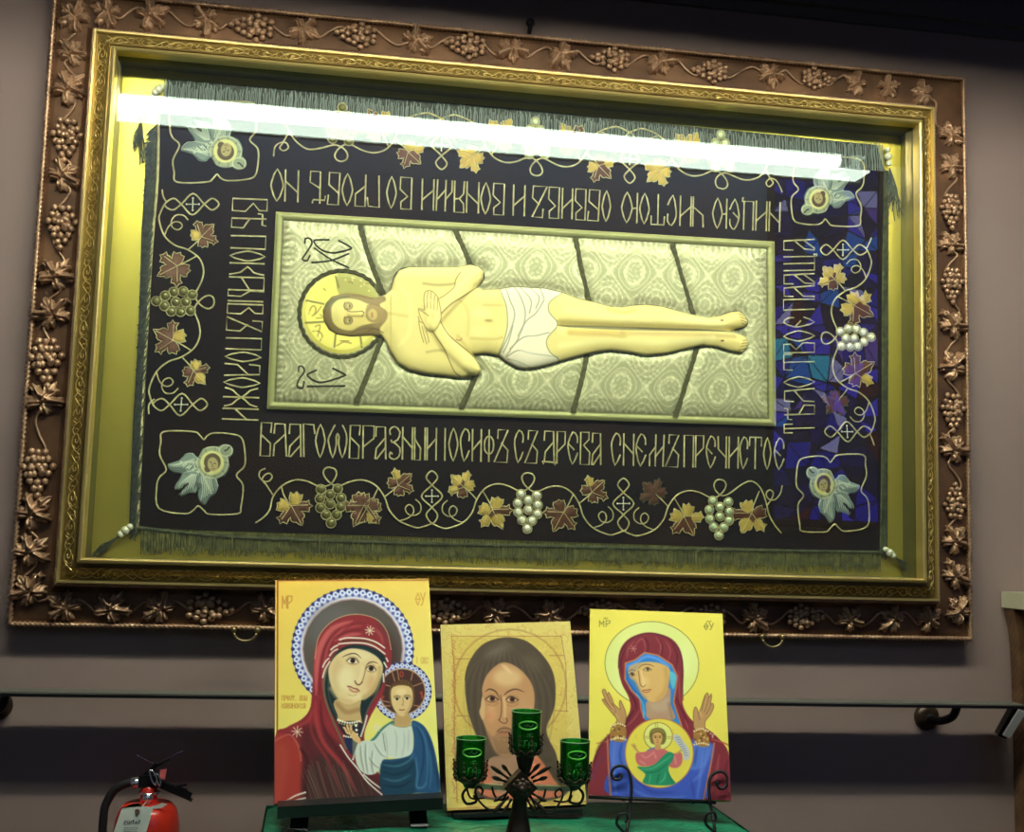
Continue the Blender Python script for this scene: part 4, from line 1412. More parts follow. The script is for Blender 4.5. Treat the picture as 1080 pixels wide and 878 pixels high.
P, kp, cc, _ = relief(BODY, .5, body_h, toplane(-.034), body_paint)
link('embroidered_figure', grid_mesh('embroidered_figure', P, cc, kp), M_body, shr)
mb = MB()
mb.tube([W(x, y, -.036) for x, y in spl(OUT_TOP[:-1], False, 3)], .0018, 5)
mb.build('figure_outline_cord', M_dark, shr)

# ------------------------------------------------------------------ green draped table
TZ0 = -.443
tb = empty('draped_table', (.98, -.75, TZ0), 'table draped in shiny green satin carrying the three icons and candle holder', 'table')
b = MB()
x0, x1, y0, y1 = .505, 1.475, -1.15, -.30
nx, ny = 60, 44
V, F = [], []
for i in range(ny + 1):
    for k in range(nx + 1):
        u, v = k / nx, i / ny
        x, y = x0 + (x1 - x0) * u, y0 + (y1 - y0) * v
        e = min(u, 1 - u) * (x1 - x0)
        e2 = min(v, 1 - v) * (y1 - y0)
        h = -.006 * math.exp(-e / .012) - .006 * math.exp(-e2 / .012) + .0025 * math.sin(x * 31 + 5 * y) * math.sin(y * 22 + x * 9)
        V.append((x, y, TZ0 + h))
for i in range(ny):
    for k in range(nx):
        a = i * (nx + 1) + k
        F.append((a, a + 1, a + nx + 2, a + nx + 1))
b.add(V, F)
# hanging sides with folds
per = [(x0 + (x1 - x0) * t, y0) for t in np.linspace(0, 1, 80)] + [(x1, y0 + (y1 - y0) * t) for t in np.linspace(0, 1, 70)[1:]] + \
      [(x1 - (x1 - x0) * t, y1) for t in np.linspace(0, 1, 80)[1:]] + [(x0, y1 - (y1 - y0) * t) for t in np.linspace(0, 1, 70)[1:-1]]
n = len(per)
V, F = [], []
cx, cy = (x0 + x1) / 2, (y0 + y1) / 2
for j, dz in enumerate((0, .03, .1, .3, .6, .95)):
    for i, (x, y) in enumerate(per):
        k = 1 + (.004 + .05 * min(dz, .5) * (1 + math.sin(i * .55) * .9 + .4 * math.sin(i * 1.3))) / .5
        V.append((cx + (x - cx) * k, cy + (y - cy) * k, TZ0 - .006 - dz))
for j in range(5):
    for i in range(n):
        l = (i + 1) % n
        F.append((j * n + i, j * n + l, (j + 1) * n + l, (j + 1) * n + i))
b.add(V, F)
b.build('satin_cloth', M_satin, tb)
b = MB(); b.box(x0 + .02, x1 - .02, y0 + .02, y1 - .02, TZ0 - .04, TZ0 - .012); b.build('table_top', M_wood, tb, False)
for sx in (x0 + .06, x1 - .06):
    for sy in (y0 + .06, y1 - .06):
        b = MB(); b.box(sx - .025, sx + .025, sy - .025, sy + .025, -1.45, TZ0 - .04); b.build('leg', M_wood, tb, False)


# ------------------------------------------------------------------ icons
def ssd(v): return v / np.linalg.norm(v)


class Board:
    """a panel leaning back; corner o = lower left, w x h, paint() in photo pixels"""
    def __init__(s, par, name, label, thick, medge, step=.62):
        w, h, yaw, pit, rol, x, z, y = par
        ca, sa = math.cos(yaw), math.sin(yaw)
        U0, N0, Z = np.array([ca, sa, 0]), np.array([-sa, ca, 0]), np.array([0, 0, 1.])
        V0 = math.cos(pit) * Z + math.sin(pit) * N0
        s.U = math.cos(rol) * U0 + math.sin(rol) * V0
        s.V = -math.sin(rol) * U0 + math.cos(rol) * V0
        s.N = np.cross(s.U, s.V)          # towards the viewer
        s.N = -s.N if s.N[1] > 0 else s.N
        s.o, s.w, s.h = np.array([x, y, z]), w, h
        s.root = empty(name, s.o + s.U * w / 2 - s.N * thick / 2, label, 'icon', None)
        nu, nv = int(w * 515 / step), int(h * 515 / step)
        a, c = np.meshgrid(np.linspace(0, 1, nu), np.linspace(1, 0, nv))
        s.P = s.o + a[..., None] * s.U * w + c[..., None] * s.V * h
        X, Y = proj(s.P)
        s.paint = Paint(X, Y, (230, 212, 100))
        mb = MB()
        t = .0006
        A = [s.o - s.N * t, s.o + s.U * w - s.N * t, s.o + s.U * w + s.V * h - s.N * t, s.o + s.V * h - s.N * t]
        mb.hexa(A, [p - s.N * thick for p in A])
        mb.build('wood_panel', medge, s.root, False)

    def pt(s, u, v, n=0.0):
        return s.o + s.U * u * s.w + s.V * v * s.h + s.N * n

    def done(s, name='painted_face'):
        link(name, grid_mesh(name, s.P, s.paint.c), M_board, s.root)


def write(p, txt, x, y, w, h, col, lw, gap=.25):
    """stroke lettering on a painted surface, cell origin top-left"""
    for ch in txt:
        if ch != ' ':
            for st in GL.get(ch, []):
                p.line([(x + w * a, y + h * (1 - c)) for a, c in st], col, lw, .85, sm=False)
        x += w * (1 + gap)


A1 = (335, 640, 10.975); B1 = (285, 605, 6.756); C1 = (340, 690, 5.485); D1_ = (280, 730, 5.933); E1 = (270, 600, 3.157)
ic = Board([.3284, .4555, .0589, .367, .0328, .5237, -.3965, -.52], 'icon_mother_and_child', 'tallest icon at left, mother in crimson veil with child in blue, beaded blue halo', .022, M_edge_red)
p = ic.paint
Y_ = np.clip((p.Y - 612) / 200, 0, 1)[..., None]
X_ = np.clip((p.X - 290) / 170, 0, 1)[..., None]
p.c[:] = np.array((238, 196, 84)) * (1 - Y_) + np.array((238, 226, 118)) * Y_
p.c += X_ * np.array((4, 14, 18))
p.T = E1
p.line([(74, 40), (578, 38)], (170, 90, 40), 5, .9, sm=False); p.line([(72, 40), (70, 790)], (150, 60, 34), 5, .9, sm=False)
write(p, 'MР', 88, 92, 14, 40, (196, 130, 60), 4, .25); write(p, 'ѲУ', 532, 82, 14, 40, (206, 150, 60), 4, .15)
write(p, 'І С', 532, 296, 7, 20, (220, 180, 90), 3, .2); write(p, 'ХС'.replace('Х', 'Ж'), 556, 296, 8, 20, (220, 180, 90), 3, .2)
write(p, 'ПРЕСТ. БЦЫ', 86, 424, 7.2, 15, (206, 150, 64), 3, .18); write(p, 'КАЗАНСКІА', 86, 450, 7.4, 15, (206, 150, 64), 3, .2)


def bead_halo(p, cx, cy, R0, R1, R2, base, nb):
    p.ell(cx, cy, R0, R0, base, .5)
    p.ring(cx, cy, R0 - 1, R0 - 1, (90, 100, 150), 4)
    for i in range(nb):
        g = 2 * math.pi * i / nb
        c, s_ = math.cos(g), math.sin(g)
        rm = (R0 + R1) / 2
        th = (R0 - R1)
        p.ell(cx + c * (R0 - th * .12), cy + s_ * (R0 - th * .12), th * .20, th * .20, (50, 52, 110), .4)
        g2 = g + math.pi / nb
        c2, s2 = math.cos(g2), math.sin(g2)
        p.ell(cx + c2 * (rm + th * .1), cy + s2 * (rm + th * .1), th * .30, th * .30, (226, 230, 244), .4)
        p.ell(cx + c2 * (rm + th * .1), cy + s2 * (rm + th * .1), th * .13, th * .13, (96, 120, 190), .3)
        p.ell(cx + c * (R1 + th * .28), cy + s_ * (R1 + th * .28), th * .16, th * .16, (100, 96, 170), .4)
    p.ring(cx, cy, R1 + 1, R1 + 1, (226, 220, 222), max(3.5, (R0 - R1) * .13)); p.ring(cx, cy, R1 - 4, R1 - 4, (150, 80, 96), 3)


cx, cy = 322, 268
bead_halo(p, cx, cy, 203, 170, 160, (178, 184, 214), 52)
p.ell(cx, cy, 166, 166, (92, 84, 76), .5)
p.ell(cx - 60, cy - 60, 90, 90, (104, 100, 98), 9, .7); p.ell(cx + 90, cy + 40, 70, 110, (70, 44, 42), 9, .7)
p.ring(cx, cy, 166, 166, (190, 150, 150), 3)
# child's halo
bead_halo(p, 487, 410, 97, 76, 70, (186, 190, 220), 34)
p.ell(487, 410, 77, 77, (74, 48, 42), .5); p.ring(487, 410, 76, 76, (190, 150, 110), 3)
for a, c in (((452, 340), (462, 375)), ((470, 332), (476, 372)), ((418, 440), (447, 446)), ((412, 455), (447, 458)), ((523, 392), (556, 380)), ((525, 455), (558, 462)), ((516, 372), (524, 338)), ((432, 388), (447, 392))):
    p.line([a, c], (200, 140, 100), 3, .9, sm=False)
p.ring(485, 352, 5, 9, (190, 70, 50), 3); p.line([(420, 415), (420, 435), (426, 425)], (190, 70, 50), 3); p.line([(552, 410), (552, 432)], (190, 70, 50), 4); p.line([(546, 412), (558, 430)], (190, 70, 50), 3)
# robe
mantle = [(60, 800), (62, 566), (100, 530), (150, 503), (178, 470), (186, 420), (190, 350), (193, 285), (208, 232), (240, 188), (290, 160), (340, 154), (392, 166), (428, 202), (445, 240), (452, 290),
          (445, 330), (430, 345), (428, 400), (405, 450), (378, 500), (360, 560), (380, 640), (420, 700), (440, 770), (200, 790)]
p.fill(mantle, (142, 44, 50), .5, n=4)
p.fill([(170, 520), (250, 560), (330, 640), (420, 700), (440, 780), (160, 790), (140, 620)], (92, 40, 42), 6, .95)
p.fill([(210, 620), (300, 660), (400, 740), (430, 790), (180, 790), (160, 690)], (72, 46, 44), 7, .9)
p.fill([(62, 570), (110, 560), (150, 600), (150, 700), (140, 790), (60, 800)], (168, 58, 48), 2.5, .95)
p.fill([(62, 600), (100, 590), (112, 660), (90, 760), (60, 790)], (178, 72, 58), 5, .7)
p.line([(62, 575), (110, 553), (140, 590), (150, 640)], (190, 96, 84), 6, .8); p.line([(150, 600), (170, 640), (165, 700), (168, 770)], (70, 24, 30), 10, .8, f=1.2)
for L, c, w, a in (([(200, 420), (202, 330), (215, 260), (255, 200), (320, 175)], (206, 100, 96), 20, .85), ([(222, 400), (224, 320), (250, 240), (300, 200), (350, 190)], (186, 76, 78), 13, .8),
                   ([(212, 420), (216, 330), (236, 250), (280, 200)], (112, 34, 42), 6, .9), ([(240, 280), (262, 235), (310, 208), (360, 205)], (108, 32, 42), 6, .8), ([(262, 240), (310, 222), (350, 218)], (200, 96, 96), 12, .8),
                   ([(268, 235), (320, 186), (380, 184)], (116, 36, 46), 5, .7), ([(400, 180), (428, 220), (440, 270)], (120, 50, 56), 14, .8), ([(370, 186), (410, 215), (424, 250)], (190, 92, 92), 8, .6),
                   ([(198, 440), (200, 500), (225, 580), (290, 660), (330, 740)], (178, 62, 64), 15, .8), ([(215, 440), (222, 520), (262, 590), (330, 680)], (86, 26, 34), 8, .8),
                   ([(228, 470), (250, 540), (300, 600), (360, 690)], (150, 50, 56), 9, .7), ([(180, 500), (190, 560), (240, 640), (280, 740)], (158, 52, 54), 10, .7),
                   ([(160, 520), (175, 590), (220, 680), (240, 770)], (92, 30, 36), 8, .7), ([(190, 470), (170, 510), (120, 530)], (176, 70, 66), 8, .7)):
    p.line(L, c, w, a, f=1.4, taper=True)
r4 = np.random.RandomState(1)
for k in range(26):
    x = r4.uniform(180, 400); p.line([(x, 780 - r4.rand() * 20), (x - 15, 730), (x - 40, 640 + r4.rand() * 40)], (132, 112, 92), 1.6, .55)
p.line([(196, 300), (210, 225), (260, 172), (330, 152), (400, 168), (436, 210), (450, 270)], (206, 172, 120), 2.6, .9)
# inner dark green veil
p.fill([(240, 330), (262, 285), (300, 258), (350, 254), (400, 270), (432, 300), (428, 350), (414, 400), (388, 440), (362, 490), (348, 560), (320, 560), (290, 540), (262, 500), (240, 450), (228, 390)], (28, 46, 48), .6)
p.line([(236, 330), (226, 380), (232, 440), (262, 520), (300, 600)], (110, 108, 76), 7, .9); p.line([(248, 350), (240, 400), (250, 450), (280, 520)], (60, 82, 76), 4, .8)
p.line([(420, 350), (404, 410), (372, 470), (356, 540)], (86, 92, 78), 5, .8)
p.fill([(295, 560), (330, 545), (345, 560), (325, 620), (305, 600)], (34, 48, 84), .6)
# pearls of the hood
p.T = A1
for L in ([(255, 385), (330, 365), (440, 365), (560, 375), (680, 415), (775, 480)], [(245, 435), (330, 425), (440, 420), (560, 430), (670, 470), (780, 550)], [(155, 500), (190, 470), (230, 450)],
          [(140, 570), (180, 520), (230, 495)], [(60, 700), (90, 640), (130, 600)], [(60, 820), (90, 720), (140, 640)], [(770, 650), (800, 705)], [(795, 600), (812, 635)], [(760, 780), (765, 870)]):
    p.line(L, (222, 214, 188), 17, .9); p.dots(L, (246, 240, 220), 7, 18)
p.line([(270, 405), (400, 392), (540, 398), (680, 440)], (96, 84, 50), 12, .9); p.dots([(300, 402), (400, 393), (540, 400)], (30, 30, 24), 7, 34)
p.line([(150, 530), (230, 470)], (120, 76, 60), 10, .7)
# star
for k in range(4):
    g = k * math.pi / 4 + .2
    p.line([(603 - 52 * math.cos(g), 280 - 52 * math.sin(g)), (603 + 52 * math.cos(g), 280 + 52 * math.sin(g))], (232, 226, 190), 10, .95, sm=False)
# face of the mother
p.T = E1
sk, sk2, sh, dk = (232, 206, 150), (240, 222, 170), (196, 158, 104), (96, 62, 44)
p.fill([(262, 440), (345, 420), (346, 470), (352, 505), (348, 516), (276, 512), (272, 490)], (206, 172, 116), .5)
p.line([(270, 450), (300, 478), (340, 470)], (166, 124, 78), 14, .7, f=1.8)
face = [(242, 330), (262, 295), (290, 274), (320, 266), (360, 272), (398, 290), (420, 316), (421, 345), (411, 372), (394, 408), (368, 432), (344, 440), (310, 452), (280, 440), (256, 405), (244, 368)]
p.fill(face, sk, .7)
p.ell(272, 350, 26, 60, (216, 184, 126), 5, .6); p.ell(300, 368, 30, 40, sk2, 5, .9); p.ell(385, 385, 20, 34, (218, 172, 118), 4, .6); p.ell(330, 425, 22, 10, sk2, 3, .8); p.ell(340, 292, 40, 20, sk2, 4, .7)
p.line([(412, 330), (408, 370), (390, 405), (360, 430)], sh, 13, .8, f=2); p.line([(250, 400), (276, 432), (316, 446)], (214, 184, 126), 12, .7, f=2)
p.T = A1
for (ex, ey, rx, ry, rt) in ((405, 632, 62, 30, .12), (618, 722, 52, 30, .25)):
    p.ell(ex, ey, rx * 1.35, ry * 1.75, (206, 172, 118), 1.4, .7, rt)
    p.ell(ex, ey, rx, ry, (236, 226, 196), .5, 1, rt)
    p.ell(ex + 2, ey - 4, 30, 30, (74, 44, 30), .4); p.ell(ex + 2, ey - 4, 13, 13, (20, 12, 10), .3)
    p.line([(ex - rx * 1.1, ey - 2), (ex - rx * .4, ey - ry * 1.15), (ex + rx * .5, ey - ry * .95), (ex + rx * 1.1, ey + ry * .5)], (66, 40, 28), 10, .95)
    p.line([(ex - rx * .7, ey + ry * .8), (ex, ey + ry * 1.15), (ex + rx * .8, ey + ry)], (150, 104, 70), 7, .8)
    p.line([(ex - rx * .9, ey - ry * 1.6), (ex, ey - ry * 2.0), (ex + rx, ey - ry * 1.1)], (170, 130, 90), 6, .7)
p.line([(285, 590), (330, 565), (400, 545), (455, 555), (505, 600)], (88, 58, 40), 15, .9, taper=True)
p.line([(562, 690), (590, 655), (640, 642), (700, 660)], (88, 58, 40), 14, .9, taper=True)
p.line([(560, 690), (548, 760), (530, 830), (512, 880)], (140, 100, 66), 10, .85)
p.line([(520, 700), (500, 800), (478, 860)], (244, 226, 178), 26, .7, f=1.5)
p.T = E1
p.line([(330, 375), (334, 384), (344, 387), (354, 378)], (120, 76, 52), 4.5, .95)
p.line([(305, 392), (316, 394), (324, 399), (336, 401), (344, 408)], (120, 50, 44), 3.6, .95)
p.line([(308, 395), (322, 397), (340, 406)], (196, 110, 92), 4, .8); p.line([(312, 402), (324, 410), (338, 411)], (200, 120, 98), 6, .8)
p.line([(308, 420), (322, 424), (334, 420)], sh, 4, .6)
# collar
p.T = C1
p.fill([(95, 395), (215, 392), (220, 440), (225, 480), (180, 500), (130, 470), (100, 430)], (50, 44, 50), .5)
p.dots([(92, 382), (150, 400), (215, 390)], (244, 240, 214), 7, 14); p.dots([(98, 400), (150, 412), (210, 405)], (200, 180, 130), 5, 15)
p.dots([(195, 415), (200, 470)], (250, 248, 230), 8, 26); p.dots([(125, 475), (160, 482), (200, 478)], (240, 236, 214), 6, 13)
for L in ([(258, 360), (245, 410), (222, 480)], [(105, 530), (150, 600), (200, 660), (260, 740), (345, 815)], [(240, 700), (285, 740), (340, 780)], [(210, 520), (190, 570), (175, 615)]):
    p.line(L, (150, 150, 140), 6, .7); p.dots(L, (246, 244, 226), 5.5, 12)
# child
p.fill([(180, 470), (225, 520), (230, 600), (215, 640), (190, 610), (175, 580)], (160, 150, 110), .5, .6)
p.fill([(410, 385), (340, 430), (300, 480), (275, 505), (330, 500), (400, 450), (430, 400)], (66, 128, 116), .6)
tun = [(205, 520), (250, 500), (300, 500), (350, 440), (400, 405), (460, 420), (515, 410), (525, 520), (515, 590), (440, 605), (370, 600), (350, 640), (310, 690), (265, 700), (225, 680), (200, 640), (190, 580)]
p.fill(tun, (214, 220, 206), .6)
for L in ([(220, 530), (225, 600), (240, 680)], [(250, 520), (250, 600), (262, 690)], [(290, 560), (285, 630), (295, 690)], [(300, 520), (340, 580), (380, 600)], [(330, 660), (300, 640), (270, 600)]):
    p.line(L, (136, 140, 122), 9, .8, f=1, taper=True); p.line([(x + 10, y) for x, y in L], (236, 240, 226), 8, .7, f=.8, taper=True)
for L in ([(360, 450), (372, 520), (376, 600)], [(420, 440), (430, 500), (425, 590)], [(470, 450), (475, 520), (460, 590)], [(500, 440), (495, 560)]):
    p.line(L, (176, 186, 170), 7, .8, f=1, taper=True)
p.line([(350, 460), (355, 500), (365, 560)], (120, 116, 84), 6, .7)
p.dots([(405, 408), (440, 420), (480, 422), (512, 412)], (160, 150, 110), 6, 12)
p.fill([(345, 620), (400, 610), (470, 600), (520, 570), (528, 480), (515, 395), (545, 390), (590, 420), (625, 480), (650, 560), (668, 660), (682, 800), (560, 806), (400, 812), (345, 800), (338, 720)], (42, 84, 122), .6)
p.fill([(338, 640), (420, 620), (500, 600), (540, 640), (545, 760), (520, 812), (350, 812)], (30, 66, 88), 1.5, .9)
for L, c in (([(520, 400), (570, 440), (600, 520), (610, 640), (600, 760)], (74, 124, 160)), ([(545, 420), (580, 500), (585, 620), (560, 760)], (24, 52, 92)), ([(600, 450), (635, 560), (650, 700)], (28, 56, 100)),
             ([(345, 640), (430, 650), (500, 620), (530, 580)], (84, 132, 150)), ([(345, 680), (420, 700), (500, 670), (535, 620)], (20, 48, 66)), ([(350, 720), (430, 735), (510, 700)], (78, 124, 140)),
             ([(350, 760), (440, 770), (520, 730)], (20, 44, 60)), ([(540, 600), (550, 690), (545, 770), (585, 770), (600, 740)], (96, 146, 176)), ([(620, 560), (630, 680), (620, 780)], (70, 116, 150)), ([(660, 640), (670, 780)], (26, 40, 80))):
    p.line(L, c, 11, .75, f=1.1, taper=True)
# child's neck, face, hair
p.fill([(430, 350), (500, 350), (512, 400), (480, 420), (440, 420), (415, 395)], (200, 160, 104), .6)
p.fill([(385, 230), (392, 190), (420, 162), (460, 150), (505, 160), (528, 195), (535, 240), (530, 290), (515, 310), (400, 300), (388, 270)], (108, 76, 46), .6)
for k in range(7): p.line([(400 + k * 18, 205 - (k % 2) * 12), (405 + k * 17, 175), (430 + k * 12, 158)], (70, 48, 30), 6, .6)
p.fill([(396, 240), (402, 200), (430, 185), (470, 182), (510, 195), (523, 235), (520, 290), (500, 335), (465, 362), (432, 345), (405, 300)], (228, 196, 136), .6)
p.ell(455, 220, 34, 20, (240, 214, 158), 1.5, .8); p.line([(515, 250), (510, 300), (480, 345)], (190, 148, 96), 9, .7, f=1.2)
for ex, ey in ((432, 262), (490, 258)):
    p.ell(ex, ey, 15, 8, (230, 220, 190), .35); p.ell(ex, ey, 8, 8, (50, 32, 22), .3); p.line([(ex - 18, ey - 14), (ex, ey - 19), (ex + 18, ey - 14)], (96, 64, 40), 5, .8); p.line([(ex - 15, ey - 5), (ex, ey - 9), (ex + 15, ey - 4)], (70, 44, 28), 4, .8)
p.line([(465, 255), (468, 285), (460, 295), (470, 298)], (170, 120, 76), 4.5, .8); p.line([(446, 323), (460, 326), (474, 322)], (160, 66, 52), 6, .9)
# blessing hand
p.fill([(215, 520), (180, 500), (158, 470), (140, 462), (128, 440), (118, 425), (130, 422), (142, 436), (138, 414), (146, 408), (156, 430), (160, 412), (170, 412), (174, 440), (190, 455), (212, 480), (222, 500)], (226, 186, 124), .4)
for L in ([(142, 438), (150, 452)], [(156, 430), (162, 450)], [(174, 440), (166, 462)]): p.line(L, (130, 86, 52), 4, .8)
# lower sleeve trim and stars
p.T = D1_
p.line([(110, 702), (180, 655), (250, 632)], (190, 186, 160), 7, .8); p.dots([(110, 700), (180, 654), (248, 630)], (246, 242, 222), 6, 13)
p.line([(150, 700), (200, 678), (250, 668)], (190, 186, 160), 6, .8); p.dots([(150, 698), (200, 676), (252, 664)], (246, 242, 222), 5, 13); p.line([(140, 680), (250, 650)], (120, 50, 40), 8, .7)
for (sx, sy, sr) in ((198, 250, 34), (698, 225, 26)):
    for k in range(4):
        g = k * math.pi / 4 + .1
        p.line([(sx - sr * math.cos(g), sy - sr * math.sin(g)), (sx + sr * math.cos(g), sy + sr * math.sin(g))], (234, 222, 190), 5, .95, sm=False)
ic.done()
icon1 = ic

# --- middle icon: bearded man
ic = Board([.2909, .397, -.0654, .4057, .0509, .8702, -.4282, -.45], 'icon_bearded_man', 'middle icon on cracked gold ground, long-haired bearded man, half hidden by green candle cups', .024, M_edge_dark)
p = ic.paint
p.c[:] = (222, 200, 112)
r5 = np.random.RandomState(9)
p.T = F1 = (460, 650, 5.853)
p.fill([(95, 125), (770, 125), (830, 860), (860, 1160), (120, 1170), (110, 600)], (214, 186, 92), 2, .8, sm=False)
for _ in range(900):
    x, y = r5.uniform(30, 880), r5.uniform(45, 1180)
    a, l = r5.uniform(0, 6.28), r5.uniform(8, 40)
    c = [(180, 136, 62), (244, 230, 150), (196, 110, 60), (236, 214, 120)][r5.randint(4)]
    p.line([(x, y), (x + l * math.cos(a), y + l * math.sin(a)), (x + l * 1.4 * math.cos(a + .5), y + l * 1.4 * math.sin(a + .5))], c, 3, r5.uniform(.25, .6))
for L in ([(95, 125), (770, 125)], [(95, 125), (118, 400), (112, 700), (130, 1150)], [(772, 125), (800, 300), (806, 590)], [(128, 615), (200, 620)], [(730, 585), (812, 588)], [(118, 265), (230, 265)], [(700, 245), (790, 245)]):
    p.line(L, (150, 84, 50), 4.5, .7, sm=False)
for R_, w in ((345, 4), (352, 3)): p.ring(455, 430, R_, R_ * 1.0, (150, 90, 50), w, .6)
for k in range(60):
    t = k / 60.
    p.line([(105 + 10 * math.sin(k), 150 + t * 950), (112 + 8 * math.cos(k * 2.1), 160 + t * 950)], (190, 90, 60), 7, .5)
for x0_, y0_ in ((370, 75), (440, 80), (500, 60), (580, 75)): p.line([(x0_, y0_), (x0_ + 6, y0_ + 30), (x0_ + 14, y0_ + 6)], (190, 150, 90), 4, .7)
hair = [(178, 400), (195, 310), (250, 215), (320, 160), (430, 134), (540, 150), (620, 205), (690, 290), (725, 370), (735, 460), (728, 560), (700, 640), (680, 700), (700, 770), (740, 850), (760, 960), (780, 1120), (260, 1125),
        (300, 960), (290, 840), (240, 720), (205, 620), (185, 520)]
p.fill(hair, (84, 70, 56), .8)
p.line(hair[:12], (60, 42, 30), 5, .7)
p.fill([(560, 860), (640, 870), (740, 900), (770, 1120), (520, 1120)], (76, 66, 48), 2, .8)
for k in range(26):
    t = k / 25.
    p.line([(430 + (t - .5) * 60, 150 + abs(t - .5) * 60), (430 + (t - .5) * 420, 260 + abs(t - .5) * 130), (450 + (t - .5) * 560, 520), (450 + (t - .5) * 500, 760)], ((122, 108, 88), (64, 50, 38))[k % 2], 8, .24, f=1.2)
p.ell(380, 215, 90, 40, (128, 118, 100), 6, .5, -.4); p.ell(600, 290, 70, 50, (120, 104, 82), 6, .4, .6)
# robe
p.fill([(300, 900), (420, 880), (560, 830), (640, 880), (720, 1000), (760, 1115), (330, 1120), (240, 1010)], (202, 116, 84), 1)
p.fill([(330, 880), (470, 860), (540, 840), (520, 960), (440, 1100), (380, 1110), (340, 1000)], (168, 128, 100), 1.2, .9)
p.line([(560, 850), (610, 940), (650, 1060)], (224, 140, 110), 26, .6, f=2); p.line([(260, 1040), (400, 1110)], (214, 120, 90), 20, .7, f=1.5)
face = [(285, 500), (285, 440), (310, 370), (360, 315), (410, 288), (470, 300), (540, 350), (590, 420), (608, 500), (600, 600), (580, 700), (540, 780), (480, 850), (420, 870), (370, 840), (330, 760), (300, 680), (280, 630), (268, 595), (278, 560)]
p.fill(face, (196, 144, 98), .8)
p.fill([(285, 500), (275, 560), (268, 595), (285, 640), (300, 620), (300, 540)], (214, 172, 122), .6)
p.ell(440, 380, 90, 60, (222, 184, 132), 5, .8); p.ell(340, 600, 34, 60, (216, 160, 110), 4, .8); p.ell(540, 560, 34, 80, (196, 150, 106), 5, .7)
p.ell(330, 620, 20, 26, (214, 130, 96), 4, .6)
p.fill([(400, 300), (430, 340), (470, 360), (440, 310)], (232, 200, 150), 1.2, .6)
for L in ([(300, 470), (330, 452), (370, 470), (395, 520)], [(412, 500), (440, 470), (490, 452), (545, 470)]): p.line(L, (84, 56, 38), 9, .9, taper=True)
for ex, ey in ((345, 512), (468, 516)):
    p.ell(ex, ey, 46, 30, (176, 128, 86), 1.5, .8); p.ell(ex, ey, 34, 16, (206, 178, 136), .5); p.ell(ex + 2, ey - 1, 17, 16, (92, 48, 34), .4); p.ell(ex + 2, ey - 1, 7, 7, (24, 14, 10), .3)
    p.line([(ex - 38, ey + 2), (ex - 5, ey - 19), (ex + 38, ey + 3)], (60, 36, 26), 7, .9); p.line([(ex - 34, ey + 8), (ex, ey + 20), (ex + 34, ey + 6)], (120, 76, 52), 5, .8); p.line([(ex - 30, ey + 34), (ex + 10, ey + 42), (ex + 40, ey + 24)], (150, 104, 70), 5, .6)
p.line([(398, 490), (404, 540), (402, 600), (392, 640)], (110, 74, 50), 7, .8); p.line([(420, 500), (424, 560), (424, 620)], (228, 190, 140), 16, .7, f=1.2)
p.line([(385, 640), (400, 655), (425, 664), (440, 650), (434, 630)], (110, 70, 48), 6, .9)
p.fill([(300, 690), (350, 740), (380, 700), (425, 680), (470, 700), (520, 700), (585, 640), (590, 720), (540, 800), (470, 870), (410, 880), (350, 830)], (150, 112, 80), 2, .6)
p.line([(378, 712), (400, 696), (425, 692), (450, 696), (475, 712)], (110, 78, 52), 8, .8); p.line([(388, 722), (405, 716), (425, 720), (448, 714)], (110, 46, 38), 4.5, .9); p.line([(394, 730), (420, 737), (444, 728)], (186, 110, 84), 11, .8); p.line([(400, 750), (425, 752), (440, 748)], (120, 84, 58), 5, .6)
for k in range(14): p.line([(360 + k * 13, 760 + (k % 3) * 8), (370 + k * 10, 810), (385 + k * 8, 850)], (108, 78, 54), 4, .6)
p.T = (450, 640, 3.689)
p.line([(80, 790), (620, 760)], (190, 120, 60), 8, .5, sm=False)
ic.done()
icon2 = ic

# --- right icon
ic = Board([.2953, .4032, -.1811, .3836, -.0073, 1.1621, -.3946, -.47], 'icon_praying_woman', 'right icon on bright yellow, woman in maroon veil with raised hands and round medallion', .018, M_edge_yel)
p = ic.paint
p.c[:] = (242, 224, 96)
H1 = (620, 640, 5.853); I1 = (650, 740, 6.35); J1 = (600, 620, 3.405)
p.T = H1
p.ell(200, 300, 160, 200, (242, 228, 100), 10, .6)
hal_ = ellp(395, 355, 290, 262, .12, 50)
p.fill(hal_, (228, 232, 140), .6, sm=False)
p.ell(600, 330, 60, 120, (236, 240, 170), 8, .5); p.ell(200, 440, 60, 100, (236, 240, 160), 8, .5)
p.line(hal_, (118, 104, 50), 4, .9, sm=False, closed=True)
write(p, 'MР', 72, 88, 26, 36, (110, 96, 40), 4.5, .5); write(p, 'ѲУ', 718, 104, 24, 40, (110, 96, 40), 4.5, .35)
p.line([(98, 76), (106, 70), (112, 78), (122, 70)], (110, 96, 40), 4, .8); p.line([(732, 96), (742, 90), (750, 98), (760, 88)], (110, 96, 40), 4, .8)
mar, mrd, mrh = (134, 48, 58), (84, 28, 44), (182, 92, 100)
p.T = J1
p.fill([(70, 745), (76, 660), (100, 590), (140, 530), (190, 490), (220, 440), (215, 395), (190, 345), (178, 290), (182, 230), (210, 188), (260, 165), (310, 163), (370, 185), (402, 230), (412, 300), (408, 380), (412, 430),
        (445, 480), (500, 510), (540, 545), (572, 590), (585, 680), (590, 775), (400, 765)], mar, .6)
p.T = H1
